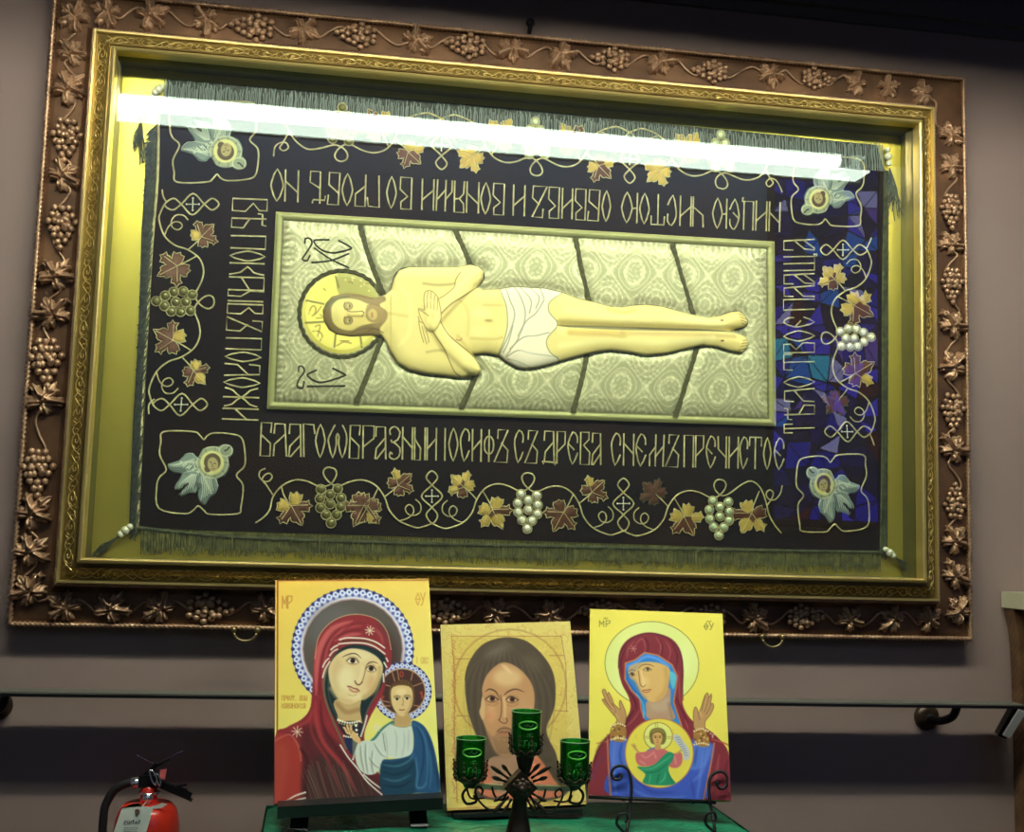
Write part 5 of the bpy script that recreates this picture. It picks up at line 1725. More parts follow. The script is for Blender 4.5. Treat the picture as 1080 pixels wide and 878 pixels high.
for L, c, w in (([(240, 320), (250, 260), (290, 215)], mrh, 9), ([(290, 290), (300, 230), (335, 200), (352, 240), (350, 290)], mrh, 8), ([(370, 285), (372, 230), (350, 190)], mrd, 8), ([(440, 300), (450, 240), (420, 190)], mrh, 8),
                ([(455, 310), (462, 250), (440, 200)], mrd, 7), ([(495, 340), (510, 270), (480, 215)], mrh, 7), ([(545, 380), (552, 300), (520, 230)], mrd, 10), ([(210, 420), (205, 340), (235, 250)], mrd, 10),
                ([(560, 400), (566, 520), (570, 620)], mrh, 7), ([(545, 560), (580, 640), (620, 720)], mrd, 9), ([(250, 520), (290, 580), (300, 640)], mrd, 12), ([(240, 740), (290, 690), (320, 640)], mrh, 8),
                ([(600, 700), (620, 760)], mrh, 8), ([(85, 850), (130, 800), (200, 740)], mrh, 6)):
    p.line(L, c, w, .75, f=.8, taper=True)
p.line([(188, 380), (196, 300), (240, 225), (310, 178), (390, 166), (480, 190), (550, 250), (582, 330), (584, 440), (588, 580)], (56, 20, 36), 5, .7)
org_ = (206, 128, 78)
p.T = H1
inner = [(232, 350), (290, 330), (350, 285), (430, 300), (520, 360), (552, 430), (545, 500), (530, 590), (560, 680), (580, 740), (470, 720), (350, 700), (330, 640), (320, 570), (270, 520), (228, 450)]
p.fill(inner, (52, 130, 206), .6, sm=False); p.line(inner[:11], org_, 9, .95, sm=False); p.line([inner[12], inner[13], inner[14], inner[15], inner[0]], org_, 9, .95, sm=False); p.line([(330, 640), (345, 690)], org_, 9, .9)
p.line([(250, 370), (300, 345), (360, 310), (430, 325), (500, 370)], (106, 160, 236), 15, .8, f=1); p.fill([(505, 400), (545, 430), (530, 510), (510, 470)], (90, 186, 208), .8)
p.line([(240, 400), (250, 460), (290, 520), (330, 560), (345, 640)], (40, 90, 170), 7, .8); p.line([(500, 400), (495, 460)], (30, 70, 130), 8, .6)
p.line([(300, 540), (340, 600), (345, 680)], (90, 180, 220), 10, .8)
# neck and face
p.fill([(370, 580), (500, 500), (510, 600), (540, 690), (470, 700), (370, 690), (360, 640)], (190, 152, 122), .8)
p.fill([(380, 600), (430, 590), (500, 560), (490, 640), (440, 650), (400, 640)], (196, 166, 136), 2.5, .8); p.line([(500, 600), (520, 690)], (150, 120, 96), 10, .7, f=1.4)
face = [(250, 400), (262, 370), (310, 350), (380, 342), (450, 352), (500, 380), (505, 420), (498, 480), (485, 530), (455, 570), (410, 590), (372, 580), (335, 548), (310, 500), (290, 460), (262, 440)]
p.fill(face, (228, 184, 112), .7)
p.line([(480, 390), (490, 460), (470, 530), (430, 575)], (206, 152, 84), 20, .7, f=2.4); p.ell(350, 470, 28, 40, (240, 204, 134), 4, .8); p.line([(265, 430), (300, 480), (325, 530), (355, 565)], (160, 140, 128), 14, .7, f=2)
p.fill([(262, 372), (300, 352), (330, 352), (300, 400), (266, 430), (252, 402)], (170, 152, 132), 2, .6)
p.line([(312, 385), (335, 362), (375, 358), (410, 372)], (110, 80, 50), 6, .9, taper=True); p.line([(255, 400), (270, 390), (290, 395)], (110, 80, 50), 5, .8)
for ex, ey, rx in ((368, 388, 24), (272, 420, 17)):
    p.ell(ex, ey, rx, 11, (226, 206, 150), .4); p.ell(ex + 2, ey - 1, 10, 10, (104, 72, 40), .35); p.line([(ex - rx, ey + 2), (ex, ey - 12), (ex + rx, ey + 3)], (84, 56, 34), 5, .9); p.line([(ex - rx, ey + 6), (ex, ey + 12), (ex + rx, ey + 4)], (140, 100, 60), 3.5, .8)
p.line([(312, 400), (318, 440), (322, 475), (332, 494)], (130, 90, 54), 5, .9); p.line([(328, 400), (340, 450), (346, 480)], (246, 216, 150), 9, .8); p.line([(330, 492), (345, 497), (356, 484)], (140, 90, 56), 4, .9)
p.line([(336, 522), (350, 516), (362, 518), (374, 513), (390, 513)], (150, 50, 40), 4.5, .9); p.line([(344, 526), (362, 532), (382, 521)], (200, 92, 72), 7, .8)
# star on veil
for k in range(3):
    g = k * math.pi / 3
    p.line([(280 - 20 * math.cos(g), 260 - 20 * math.sin(g)), (280 + 20 * math.cos(g), 260 + 20 * math.sin(g))], (220, 150, 130), 3.5, .9, sm=False)
# blue dress
p.T = J1
blu, bld, blh = (66, 92, 190), (44, 62, 150), (110, 140, 220)
p.fill([(150, 545), (205, 535), (220, 600), (300, 700), (400, 690), (440, 560), (450, 545), (515, 560), (520, 600), (500, 680), (478, 765), (150, 748), (148, 640)], blu, .7)
p.fill([(150, 545), (205, 540), (200, 600), (205, 640), (155, 650)], (84, 118, 206), 1, .9); p.fill([(440, 560), (512, 565), (490, 640), (430, 650)], (86, 122, 208), 1, .9)
for L, c in (([(165, 560), (160, 640), (170, 740)], blh), ([(190, 560), (185, 620), (230, 720)], bld), ([(500, 580), (480, 660), (440, 700)], blh), ([(460, 575), (450, 640)], bld), ([(480, 590), (470, 690), (460, 755)], blh), ([(240, 690), (300, 735), (380, 735)], bld),
             ([(220, 720), (300, 755), (420, 750)], blh), ([(440, 690), (450, 755)], bld)):
    p.line(L, c, 9, .6, f=1.4, taper=True)
p.line([(138, 530), (142, 640), (150, 748)], org_, 6, .9); p.line([(522, 560), (505, 660), (482, 768)], org_, 6, .9); p.line([(100, 560), (140, 552)], org_, 5, .8); p.line([(515, 545), (560, 560), (578, 570)], (190, 90, 70), 6, .8)
for L, c in (([(90, 640), (110, 570), (160, 520)], mrd), ([(84, 700), (100, 640), (130, 600)], (110, 60, 90)), ([(570, 620), (560, 690), (580, 760)], mrd), ([(540, 600), (525, 690), (500, 765)], mrh), ([(200, 500), (215, 470), (235, 440)], mrd), ([(455, 500), (470, 540)], mrd)):
    p.line(L, c, 9, .7, f=1.4, taper=True)
# medallion
p.T = I1
med = ellp(288, 348, 228, 232, 0, 60)
p.fill(med, (238, 220, 84), .6, sm=False); p.line(med, org_, 7, .95, sm=False, closed=True)
mh = ellp(281, 235, 96, 92, 0, 36)
p.fill(mh, (230, 228, 130), .5, sm=False); p.line(mh, (130, 90, 40), 4, .9, sm=False, closed=True)
for L in ([(262, 146), (262, 170)], [(276, 146), (276, 172)], [(192, 236), (222, 236)], [(192, 248), (222, 248)], [(340, 238), (372, 238)], [(340, 250), (372, 250)]): p.line(L, (150, 110, 50), 3.5, .7, sm=False)
p.fill([(188, 350), (235, 312), (285, 318), (235, 360)], (74, 120, 190), .6)
p.fill([(135, 345), (190, 340), (250, 318), (320, 322), (370, 350), (435, 345), (440, 410), (410, 445), (360, 440), (320, 400), (240, 430), (165, 435), (132, 400)], (210, 108, 110), .6)
for L in ([(170, 360), (200, 380), (240, 350)], [(250, 340), (265, 380)], [(390, 370), (400, 420)], [(160, 400), (190, 420)]): p.line(L, (236, 160, 156), 8, .7, f=1)
p.fill([(140, 440), (200, 440), (260, 420), (310, 370), (350, 340), (385, 355), (375, 400), (350, 440), (360, 500), (395, 552), (300, 565), (180, 548), (195, 490)], (44, 146, 104), .6)
for L, c in (([(170, 455), (240, 450), (320, 400), (370, 365)], (110, 200, 150)), ([(200, 480), (270, 470), (340, 420)], (24, 96, 70)), ([(230, 490), (220, 550)], (110, 200, 150)), ([(290, 480), (270, 550)], (24, 96, 70)), ([(330, 480), (320, 520), (290, 550)], (120, 206, 156)), ([(345, 470), (375, 540)], (26, 100, 74))):
    p.line(L, c, 8, .7, f=.9, taper=True)
p.fill([(222, 215), (235, 190), (270, 177), (310, 185), (332, 215), (332, 260), (310, 290), (240, 285), (224, 250)], (128, 112, 54), .6)
p.line([(240, 205), (280, 190), (318, 210)], (170, 156, 90), 6, .7); p.line([(235, 225), (278, 206), (322, 230)], (90, 76, 36), 5, .7)
p.fill([(243, 235), (255, 215), (280, 208), (302, 218), (308, 245), (300, 280), (278, 300), (255, 282)], (222, 170, 104), .5)
p.fill([(262, 292), (292, 292), (300, 320), (278, 326), (258, 318)], (206, 150, 90), .5)
for ex in (262, 292): p.ell(ex, 242, 6, 5, (70, 44, 26), .3); p.line([(ex - 10, 234), (ex, 230), (ex + 10, 234)], (110, 76, 44), 3.5, .8)
p.line([(277, 240), (274, 262), (282, 264)], (140, 90, 54), 3.5, .8); p.line([(268, 276), (286, 276)], (170, 60, 50), 4, .8)
p.fill([(150, 350), (125, 325), (105, 300), (98, 288), (112, 292), (108, 282), (120, 290), (122, 282), (132, 300), (138, 318), (155, 340)], (206, 156, 90), .4)
p.fill([(385, 225), (420, 228), (450, 270), (485, 320), (490, 380), (455, 395), (445, 340), (410, 290), (385, 260)], (196, 196, 200), .5)
for k in range(9): p.line([(396 + k * 8, 245 + k * 15), (425 + k * 7, 240 + k * 15)], (90, 90, 110), 4, .7, sm=False)
for xx, yy in ((140, 225), (385, 190)): p.line([(xx, yy), (xx - 14, yy + 14), (xx + 2, yy + 26)], (214, 180, 70), 4, .7)
p.line([(405, 350), (420, 340), (432, 330)], (206, 156, 90), 12, .9)
# raised hands
p.T = H1
for hand in ([(165, 735), (180, 700), (150, 660), (118, 620), (95, 590), (88, 575), (100, 572), (112, 588), (90, 530), (95, 512), (108, 516), (120, 545), (128, 530), (150, 570), (160, 600), (180, 620), (200, 635), (194, 600), (200, 580), (212, 600), (232, 650), (236, 690), (222, 735)],
             [(660, 760), (652, 700), (652, 650), (664, 620), (678, 640), (682, 660), (700, 620), (712, 580), (725, 545), (740, 535), (748, 560), (760, 540), (764, 560), (758, 600), (772, 600), (776, 625), (755, 670), (725, 710), (718, 760)]):
    p.fill(hand, (196, 148, 96), .5); p.line(hand, (110, 70, 40), 4, .8, closed=True)
for L in ([(120, 548), (140, 590), (160, 620)], [(112, 590), (135, 620), (160, 640)], [(100, 575), (125, 605)], [(150, 600), (170, 640), (165, 670)], [(725, 550), (712, 600), (704, 640)], [(748, 560), (735, 610), (720, 650)], [(762, 600), (745, 640), (730, 665)], [(682, 665), (690, 700)]):
    p.line(L, (118, 76, 44), 4, .7)
for L in ([(170, 660), (190, 690)], [(690, 650), (705, 680)], [(150, 620), (165, 640)]): p.line(L, (226, 180, 124), 7, .7, f=.8)
for cf in ([(150, 735), (190, 722), (228, 735), (238, 790), (220, 835), (160, 830), (135, 800)], [(655, 770), (700, 755), (735, 770), (750, 830), (740, 865), (680, 860), (655, 820)]):
    p.fill(cf, (170, 120, 60), .6)
    c0 = np.mean(cf, 0)
    for k in range(16): p.ell(c0[0] + r5.uniform(-40, 40), c0[1] + r5.uniform(-42, 42), 7, 7, [(110, 70, 36), (226, 196, 120)][k % 2], .4, .8)
    p.dots([(c0[0] - 45, c0[1] - 40), (c0[0], c0[1] - 55), (c0[0] + 45, c0[1] - 38)], (244, 226, 180), 6, 15); p.dots([(c0[0] - 45, c0[1] + 44), (c0[0], c0[1] + 34), (c0[0] + 45, c0[1] + 44)], (244, 226, 180), 6, 15)
for xx, yy in ((770, 795), (758, 785), (782, 790), (770, 806)): p.ell(xx, yy, 5, 5, (236, 190, 170), .4)
ic.done()
icon3 = ic


# ------------------------------------------------------------------ easels
def bar(mb, a, c, w, t, n):
    """flat bar between points a and c, width w across, thickness t along n"""
    a, c = np.array(a, float), np.array(c, float)
    d = ssd(c - a); u = ssd(np.cross(d, n)) * w / 2; n = ssd(n) * t / 2
    mb.hexa([a - u - n, a + u - n, a + u + n, a - u + n], [c - u - n, c + u - n, c + u + n, c - u + n])


i1 = icon1
ez = empty('tabletop_easel', (.69, -.50, TZ0), 'black lacquered tabletop easel holding the tallest icon', 'easel')
mb = MB()
A = i1.pt(.02, 0, .014) - np.array([0, 0, .0125]); B = i1.pt(1.0, 0, .014) - np.array([0, 0, .0125])
bar(mb, A, B, .023, .05, np.array([0, 1, 0.05]))
mb.build('ledge', M_blkwood, ez, False)
for u0, u1 in ((.20, .16), (.82, .86)):
    mb = MB()
    P0 = i1.pt(u0, .55, -.034)
    P1 = i1.pt(u1, 0, -.034); P1 = P1 + (P1 - P0) / np.linalg.norm(P1 - P0) * .01
    Z0 = P1 + (P1 - P0) * ((TZ0 - P1[2]) / (P1[2] - P0[2]))
    bar(mb, P0, P1, .030, .014, i1.N)
    bar(mb, P1 + np.array([0, -.02, .0]), (P1[0] + (u1 - u0) * .05, P1[1] - .055, TZ0 + .0015), .034, .014, i1.N)
    mb.build('leg', M_blkwood, ez, False)
mb = MB(); P0 = i1.pt(.5, .55, -.036); bar(mb, P0, (P0[0], P0[1] + .115, TZ0 + .002), .03, .012, np.array([0, 1, .3])); mb.build('rear_strut', M_blkwood, ez, False)
mb = MB(); bar(mb, i1.pt(.18, .5, -.034), i1.pt(.84, .5, -.034), .03, .012, i1.N); mb.build('crossbar', M_blkwood, ez, False)

e2 = empty('display_stand', (1.0, -.43, TZ0), 'low dark wooden rest under the middle icon', 'stand')
mb = MB(); 
bar(mb, icon2.pt(.04, 0, -.012) - np.array([0, 0, .0045]), icon2.pt(.96, 0, -.012) - np.array([0, 0, .0045]), .008, .05, np.array([0, 1, 0.])); mb.build('ledge', M_blkwood, e2, False)
mb = MB(); P0 = icon2.pt(.5, .6, -.033); bar(mb, P0, (P0[0], P0[1] + .04, TZ0 + .002), .04, .012, np.array([0, 1, .2])); bar(mb, icon2.pt(.5, 0.02, -.035), P0, .04, .012, icon2.N); mb.build('rear_strut', M_blkwood, e2, False)

i3 = icon3
e3 = empty('wire_easel', (1.31, -.47, TZ0), 'black wrought iron wire easel with curled ends holding the right icon', 'easel')
fr_ = i3.N * .006


def on3(x, y, lift):
    """point above the face of the right icon at a pixel"""
    v = R.T @ np.array([(x - 540) / FPX, (y - 439) / FPX, 1.0])
    o = i3.o + i3.N * lift
    t = np.dot(o - EYE, i3.N) / np.dot(v, i3.N)
    return EYE + v * t


mb = MB()
for curl in ([(665, 845), (666, 833), (665, 820), (661, 811), (654, 808), (647, 811), (645, 817), (648, 822), (654, 822), (656, 817)],
             [(749, 848), (748, 838), (748, 824), (752, 817), (760, 814), (766, 818), (767, 826), (763, 832), (758, 831), (756, 825)]):
    pts = [on3(x, y, .014) for x, y in spl(curl, False, 5)]
    mb = MB()
    mb.tube(pts, .0033, 8)
    mb.build('front_curl', M_blk, e3)
mb = MB()
mb.tube([i3.pt(.0, -.012, .004), i3.pt(.32, -.014, .006), i3.pt(.89, -.014, .006)], .0036, 8)
for x, y in ((665, 845), (749, 848)): mb.tube([on3(x, y, .014), on3(x, y + 1.5, -.03)], .0033, 8)
mb.build('ledge', M_blk, e3)
for a, c in (((665, 846), (660, 886)), ((749, 849), (756, 888))):
    mb = MB()
    P0 = on3(a[0], a[1], .010); P1 = W(c[0], c[1], -.62)
    P1 = P0 + (P1 - P0) * ((TZ0 + .004 - P0[2]) / (P1[2] - P0[2]))
    mb.tube([P0, P0 * .6 + P1 * .4 + np.array([0, -.004, 0]), P1], .0033, 8)
    s = 1 if a[0] < 700 else 1
    q = [P1 + np.array([dx * s, -.005, dz]) for dx, dz in ((0, 0), (-.01, .004), (-.022, .018), (-.018, .034), (-.004, .036), (.0, .026), (-.006, .02))]
    mb.tube(spl(q, False, 4), .003, 6)
    mb.build('leg', M_blk, e3)
mb = MB()
for u in (.25, .75): mb.tube([i3.pt(u, -.012, -.024), i3.pt(.5, .75, -.024)], .0033, 8)
P0 = i3.pt(.5, .75, -.024); mb.tube([P0, (P0[0] + .04, -.31, TZ0 + .004)], .0033, 8)
mb.build('back_frame', M_blk, e3)

# ------------------------------------------------------------------ candle holder with three green cups
YH = -.80
ch = empty('candle_holder', (W(546, 878, YH)[0], YH, TZ0), 'bronzed iron candle holder with flower node and three arms', 'candle holder')
hp = lambda x, y, d=YH: W(x, y, d)
mb = MB()
base = TZ0
cxb = hp(546, 878)[0]
zt, zn = hp(551, 795)[2], hp(548, 831)[2]
prof = [(.060, base), (.062, base + .008), (.05, base + .016), (.03, base + .026), (.028, base + .05), (.0225, hp(546, 878)[2]), (.017, hp(546, 862)[2]), (.0128, hp(546, 846)[2]), (.0118, zn), (.0110, hp(550, 812)[2]), (.0165, hp(552, 800)[2]), (.014, zt)]
V0 = len(mb.v)
mb.lathe(prof, (cxb, YH, 0), 20)
# lean the stem slightly towards the node
mb.v = [(x + (.006 if z > zn else 0) + max(0, min(1, (z - base) / (zt - base))) * .004, y, z) for x, y, z in mb.v]
mb.build('stem', M_iron, ch)
mb = MB()
n0 = hp(548.5, 831, YH - .016)
r0 = .030
mb.hexa([(n0[0] - r0, YH - .024, n0[2]), (n0[0], YH - .024, n0[2] - r0), (n0[0] + r0, YH - .024, n0[2]), (n0[0], YH - .024, n0[2] + r0)], [(n0[0] - r0, YH + .004, n0[2]), (n0[0], YH + .004, n0[2] - r0), (n0[0] + r0, YH + .004, n0[2]), (n0[0], YH + .004, n0[2] + r0)])
mb.build('node_block', M_iron, ch, False)
mb = MB()
for k in range(9):
    g = 2 * math.pi * k / 9
    mb.ball((n0[0] + .0125 * math.cos(g), YH - .028, n0[2] + .0125 * math.sin(g)), .0062, 8, 5, (1, .5, 1))
mb.ball((n0[0], YH - .029, n0[2]), .0125, 12, 6, (1, .4, 1)); mb.ball((n0[0], YH - .034, n0[2]), .0062, 10, 6)
mb.build('rosette', M_iron, ch)
for sgn, tgt in ((-1, (496, 829)), (1, (607, 832))):
    mb = MB()
    T_ = hp(*tgt)
    S_ = hp(548 + sgn * 12, 831)
    bar(mb, S_, T_, .0085, .012, np.array([0, 1, 0.]))
    mb.build('arm', M_arm_lit, ch, False)
    mb = MB()
    for L in ([(0, 12), (10, 26), (20, 22), (24, 12)], [(4, 18), (14, 34), (28, 36), (40, 28), (46, 18), (42, 12), (36, 16), (38, 21)], [(34, 24), (52, 24), (58, 10)]):
        if sgn > 0: mb.tube([hp(548 + sgn * (8 + x * .82), 818 + y * 1.05 + 2, YH - .006) for x, y in spl(L, False, 5)], .0019, 6)
        else: mb.tube([hp(548 + sgn * (10 + x * .80), 818 + y * 1.0, YH - .006) for x, y in spl(L, False, 5)], .0019, 6)
    mb.tube([hp(T_x, T_y, YH - .004) for T_x, T_y in spl([(tgt[0] - 2 * sgn, 826), (tgt[0] + 8 * sgn, 838), (tgt[0] + 4 * sgn, 848), (tgt[0] - 6 * sgn, 846), (tgt[0] - 4 * sgn, 839)], False, 5)], .0026, 6)
    mb.build('scroll', M_iron, ch)
for a0 in (35, 145, 222, 318):
    for k in range(3):
        a = math.radians(a0 + (k - 1) * 15)
        mb = MB()
        r1, r2_ = .034, (.052, .066, .054)[k]
        pts = [(n0[0] + r * math.cos(a), YH - .012 - .010 * (r - r1) / .04, n0[2] + r * math.sin(a)) for r in (r1 * .75, r1, r1 * .5 + r2_ * .5, r2_ * .92, r2_)]
        mb.tube(pts, [.0026, .0018, .0040, .0034, .0010], 8)
        mb.build('leaf_spray', M_iron, ch)
cups = [((497, 779), (497, 821)), ((555.5, 750.5), (555.5, 793)), ((606.5, 782), (606.5, 823))]
cup_me = {}
for i, (tp, bt) in enumerate(cups):
    T_, B_c = hp(*tp), hp(*bt)
    x, z0, z1 = T_[0], B_c[2], T_[2]
    hgt = z1 - z0
    # scalloped iron cup holder (part of the candle holder)
    mb = MB()
    mb.lathe([(.0, z0 - .018), (.010, z0 - .016), (.013, z0 - .010), (.021, z0 - .005), (.0265, z0 - .002), (.0265, z0)], (x, YH, 0), 20)
    mb.build('cup_seat', M_iron, ch)
    mb = MB()
    for k in range(9):
        g = 2 * math.pi * k / 9
        for j, (dr, zz, rr) in enumerate(((.0285, .004, .0034), (.0298, .014, .003), (.0298, .022, .0026), (.0305, .030, .0022))):
            mb.ball((x + dr * math.cos(g), YH + dr * math.sin(g), z0 + zz), rr, 7, 5)
        mb.tube([(x + .0270 * math.cos(g), YH + .0270 * math.sin(g), z0 - .004), (x + .0295 * math.cos(g), YH + .0295 * math.sin(g), z0 + .012), (x + .0300 * math.cos(g), YH + .0300 * math.sin(g), z0 + .031)], .0013, 5)
    ring_pts = [(x + .0282 * math.cos(g), YH + .0282 * math.sin(g), z0 + .003 + .003 * math.cos(9 * g)) for g in np.linspace(0, 2 * math.pi, 72, endpoint=False)]
    mb.tube(ring_pts, .0013, 5, True)
    mb.build('beaded_gallery', M_iron, ch)
    lab = ['left green glass votive cup in the candle holder', 'middle, highest green glass votive cup in front of the bearded face', 'right green glass votive cup beside the yellow icon'][i]
    cp = empty('votive_cup', (x, YH, z0), lab, 'candle cup', 'green glass votive cups')
    mb = MB()
    r = .0262
    mb.lathe([(.0, z0 + .0015), (r * .92, z0 + .0015), (r * .97, z0 + .004), (r, z0 + .012), (r * 1.02, z1 - .004), (r * 1.035, z1), (r * .99, z1 + .0008), (r * .95, z1 - .002), (r * .92, z0 + .012), (r * .85, z0 + .006), (0, z0 + .006)], (x, YH, 0), 32)
    mb.build('glass', M_green, cp)
    mb = MB()
    mb.tube([(x + r * 1.02 * math.cos(g), YH + r * 1.02 * math.sin(g), z1 + .0004) for g in np.linspace(0, 2 * math.pi, 36, endpoint=False)], .0009, 5, True)
    mb.build('glass_rim', M_rim, cp)
    # raised oval medallion and relief marks, wrapped on the wall of the cup
    def onc(u, v, out=.0012):
        a = u / r
        return np.array([x + (r * 1.02 + out) * math.sin(a), YH - (r * 1.02 + out) * math.cos(a), z0 + v])
    mb = MB()
    zc = hgt * .70
    mb.tube([onc(-.001 + .0162 * math.cos(g), zc + .0070 * math.sin(g)) for g in np.linspace(0, 2 * math.pi, 28, endpoint=False)], .0015, 5, True)
    mb.build('raised_oval', M_medal, cp)
    mb = MB()
    V = [onc(-.001, zc, .0006)] + [onc(-.001 + .013 * math.cos(g), zc + .005 * math.sin(g), .0004) for g in np.linspace(0, 2 * math.pi, 24, endpoint=False)]
    mb.add(V, [(0, 1 + k, 1 + (k + 1) % 24) for k in range(24)])
    mb.build('oval_ground', M_green, cp)
    mb = MB()
    for L in ([(-.009, zc), (-.003, zc + .002), (.002, zc - .002), (.008, zc + .001)], [(-.006, zc - .002), (-.001, zc + .003)], [(.003, zc - .003), (.007, zc + .003)],
              [(-.004, hgt * .48), (.006, hgt * .50)], [(.001, hgt * .51), (.001, hgt * .40)], [(-.004, hgt * .43), (.003, hgt * .45)],
              [(-.008, hgt * .14), (-.006, hgt * .33), (-.011, hgt * .32), (-.001, hgt * .34)], [(0, hgt * .12), (.001, hgt * .30)], [(0, hgt * .21), (.006, hgt * .22)], [(.006, hgt * .10), (.006, hgt * .30)],
              [(.010, hgt * .10), (.010, hgt * .28), (.014, hgt * .26), (.014, hgt * .2), (.010, hgt * .19)]):
        mb.tube([onc(a, c) for a, c in L], .0008, 5)
    mb.build('raised_marks', M_marks, cp)

# ------------------------------------------------------------------ rail along the wall
zl, zr = -.243, -.258
rl = empty('wall_rail', (1.0, -.09, -.25), 'flat dark metal rail running along the wall under the big frame', 'rail')
mb = MB()
xa, xb = -1.6, W(1074, 742, -.09)[0]
k_ = (zr - zl) / 2.5
zf = lambda x: zl + k_ * (x + .1)
mb.hexa([(xa, -.052, zf(xa) - .004), (xa, -.118, zf(xa) - .004), (xa, -.118, zf(xa) + .004), (xa, -.052, zf(xa) + .004)],
        [(xb, -.052, zf(xb) - .004), (xb, -.118, zf(xb) - .004), (xb, -.118, zf(xb) + .004), (xb, -.052, zf(xb) + .004)])
mb.build('flat_bar', M_rail, rl, False)
mb = MB()
mb.hexa([(xa, -.118, zf(xa) - .0060), (xa, -.124, zf(xa) - .0060), (xa, -.124, zf(xa) + .0010), (xa, -.118, zf(xa) + .0010)],
        [(xb, -.118, zf(xb) - .0060), (xb, -.124, zf(xb) - .0060), (xb, -.124, zf(xb) + .0010), (xb, -.118, zf(xb) + .0010)])
mb.build('front_edge', M_blk, rl, False)
for px, py in ((979, 757), (-4, 745)):
    c = W(px, py, -.012)
    mb = MB()
    mb.lathe([(0, -.020), (.018, -.020), (.030, -.014), (.034, -.006), (.034, -.0)], (c[0], 0, c[2]), 24, axis=1)
    mb.build('wall_plate', M_iron, rl)
    mb = MB()
    q = [(c[0], -.012, c[2]), (c[0] + .012, -.045, c[2] - .004), (c[0] + .03, -.078, c[2] + .012), (c[0] + .038, -.09, zf(c[0]) - .002)]
    mb.tube(spl(q, False, 5), .0105, 10)
    mb.build('bracket_arm', M_blk, rl)
mb = MB()
a = W(1072, 745, -.10); c = W(1055, 776, -.06)
bar(mb, a, c, .022, .03, np.array([.3, 1, .2]))
mb.build('end_bracket', M_blk, rl, False)
mb = MB()
a = W(1078, 750, -.128); c = W(1061, 777, -.088)
bar(mb, a, c, .018, .01, np.array([.3, 1, .2]))
mb.build('steel_tip', M_steel, rl, False)

# ------------------------------------------------------------------ cabinet at the right edge
yc0 = -.30
e0 = W(1069, 700, -.012)[0]
zt = W(1060, 641, -.012)[2]
cb = empty('carved_cabinet', (e0 + .25, -.12, -1.45), 'tall carved walnut cabinet with a pale marble top, cut by the right edge', 'cabinet')
mb = MB()
sl = W(1056, 627, -.006)[0]
mb.box(sl, sl + .7, yc0 - .02, -.006, zt, zt + .042)
mb.build('marble_top', M_marble, cb, False)
mb = MB()
mb.box(e0 + .012, e0 + .6, yc0 + .02, -.006, -1.45, zt)
mb.build('body', M_wood, cb, False)
ez_ = [(zt, -.022), (zt - .02, -.020), (zt - .05, -.012), (zt - .10, -.006), (zt - .20, -.003), (zt - .40, 0), (-1.45, .002)]
for ya, yb in ((-.006, -.052), (-.25, yc0)):
    mb = MB()
    V = []
    for z, dx in ez_:
        V += [(e0 + dx, ya, z), (e0 + dx, yb, z), (e0 + .02, yb, z), (e0 + .02, ya, z)]
    F = [(i * 4 + k, i * 4 + (k + 1) % 4, i * 4 + 4 + (k + 1) % 4, i * 4 + 4 + k) for i in range(len(ez_) - 1) for k in range(4)]
    mb.add(V, F)
    mb.build('side_post', M_wood, cb, False)
mb = MB()
mb.box(e0 + .006, e0 + .014, -.235, -.066, -1.3, zt - .06)
mb.build('side_panel', M_wood, cb, False)
for z0_, z1_ in ((-.62, zt - .05), (-1.4, -.68)):
    mb = MB()
    mb.box(e0 + .055, e0 + .52, yc0 + .006, yc0 + .02, z0_, z1_)
    d_ = mb.build('door', M_wood, cb, False)
    mb = MB(); mb.ball((e0 + .09, yc0 - .004, (z0_ + z1_) / 2), .014); mb.build('door_knob', M_brass, d_)

# ------------------------------------------------------------------ fire extinguisher
YE = -.13
fe = empty('fire_extinguisher', tuple(W(155, 880, YE)), 'red fire extinguisher with white card tag, standing below the left side of the frame', 'fire extinguisher')
q = lambda x, y, d=YE: W(80 + x / 7.714, 780 + y / 7.714, d)
cx_, zs = q(585, 600)[0], q(585, 600)[2]
r = abs(q(850, 640)[0] - q(315, 640)[0]) / 2
ztop = q(585, 535)[2]
mb = MB()
mb.lathe([(0, zs - .50), (r * .9, zs - .50), (r, zs - .48), (r, zs - .035), (r * .97, zs - .012), (r * .88, zs + .008), (r * .7, zs + .022), (r * .42, ztop + .004), (r * .28, ztop + .008), (.0, ztop + .008)], (cx_, YE, 0), 40)
mb.build('cylinder', M_red, fe)
mb = MB()
rn = .0195
mb.lathe([(rn, ztop), (rn * 1.0, ztop + .018), (rn * .92, ztop + .022), (rn * .92, ztop + .036), (rn * .6, ztop + .044), (0, ztop + .046)], (cx_, YE, 0), 24)
mb.build('neck', M_red, fe)
mb = MB()
mb.tube([(cx_ + rn * 1.12 * math.cos(g), YE + rn * 1.12 * math.sin(g), ztop + .027) for g in np.linspace(0, 2 * math.pi, 30, endpoint=False)], .003, 7, True)
mb.lathe([(0, YE - rn - .006), (.010, YE - rn - .006), (.012, YE - rn)], (cx_, 0, ztop + .018), 16, axis=1)
mb.build('neck_ring', M_chrome, fe)
mb = MB()
a, c = q(540, 330), q(690, 400)
zv = ztop + .040
mb.box(cx_ - .022, cx_ + .026, YE - .014, YE + .014, zv, zv + .026)
bar(mb, q(560, 300), q(640, 250), .016, .02, np.array([0, 1, 0]))
mb.build('valve', M_blk, fe, False)
mb = MB()
for s_ in (-.008, .008):
    bar(mb, q(680, 360) + np.array([0, s_, 0]), q(935, 470) + np.array([0, s_, 0]), .014, .003, np.array([0, 1, 0]))
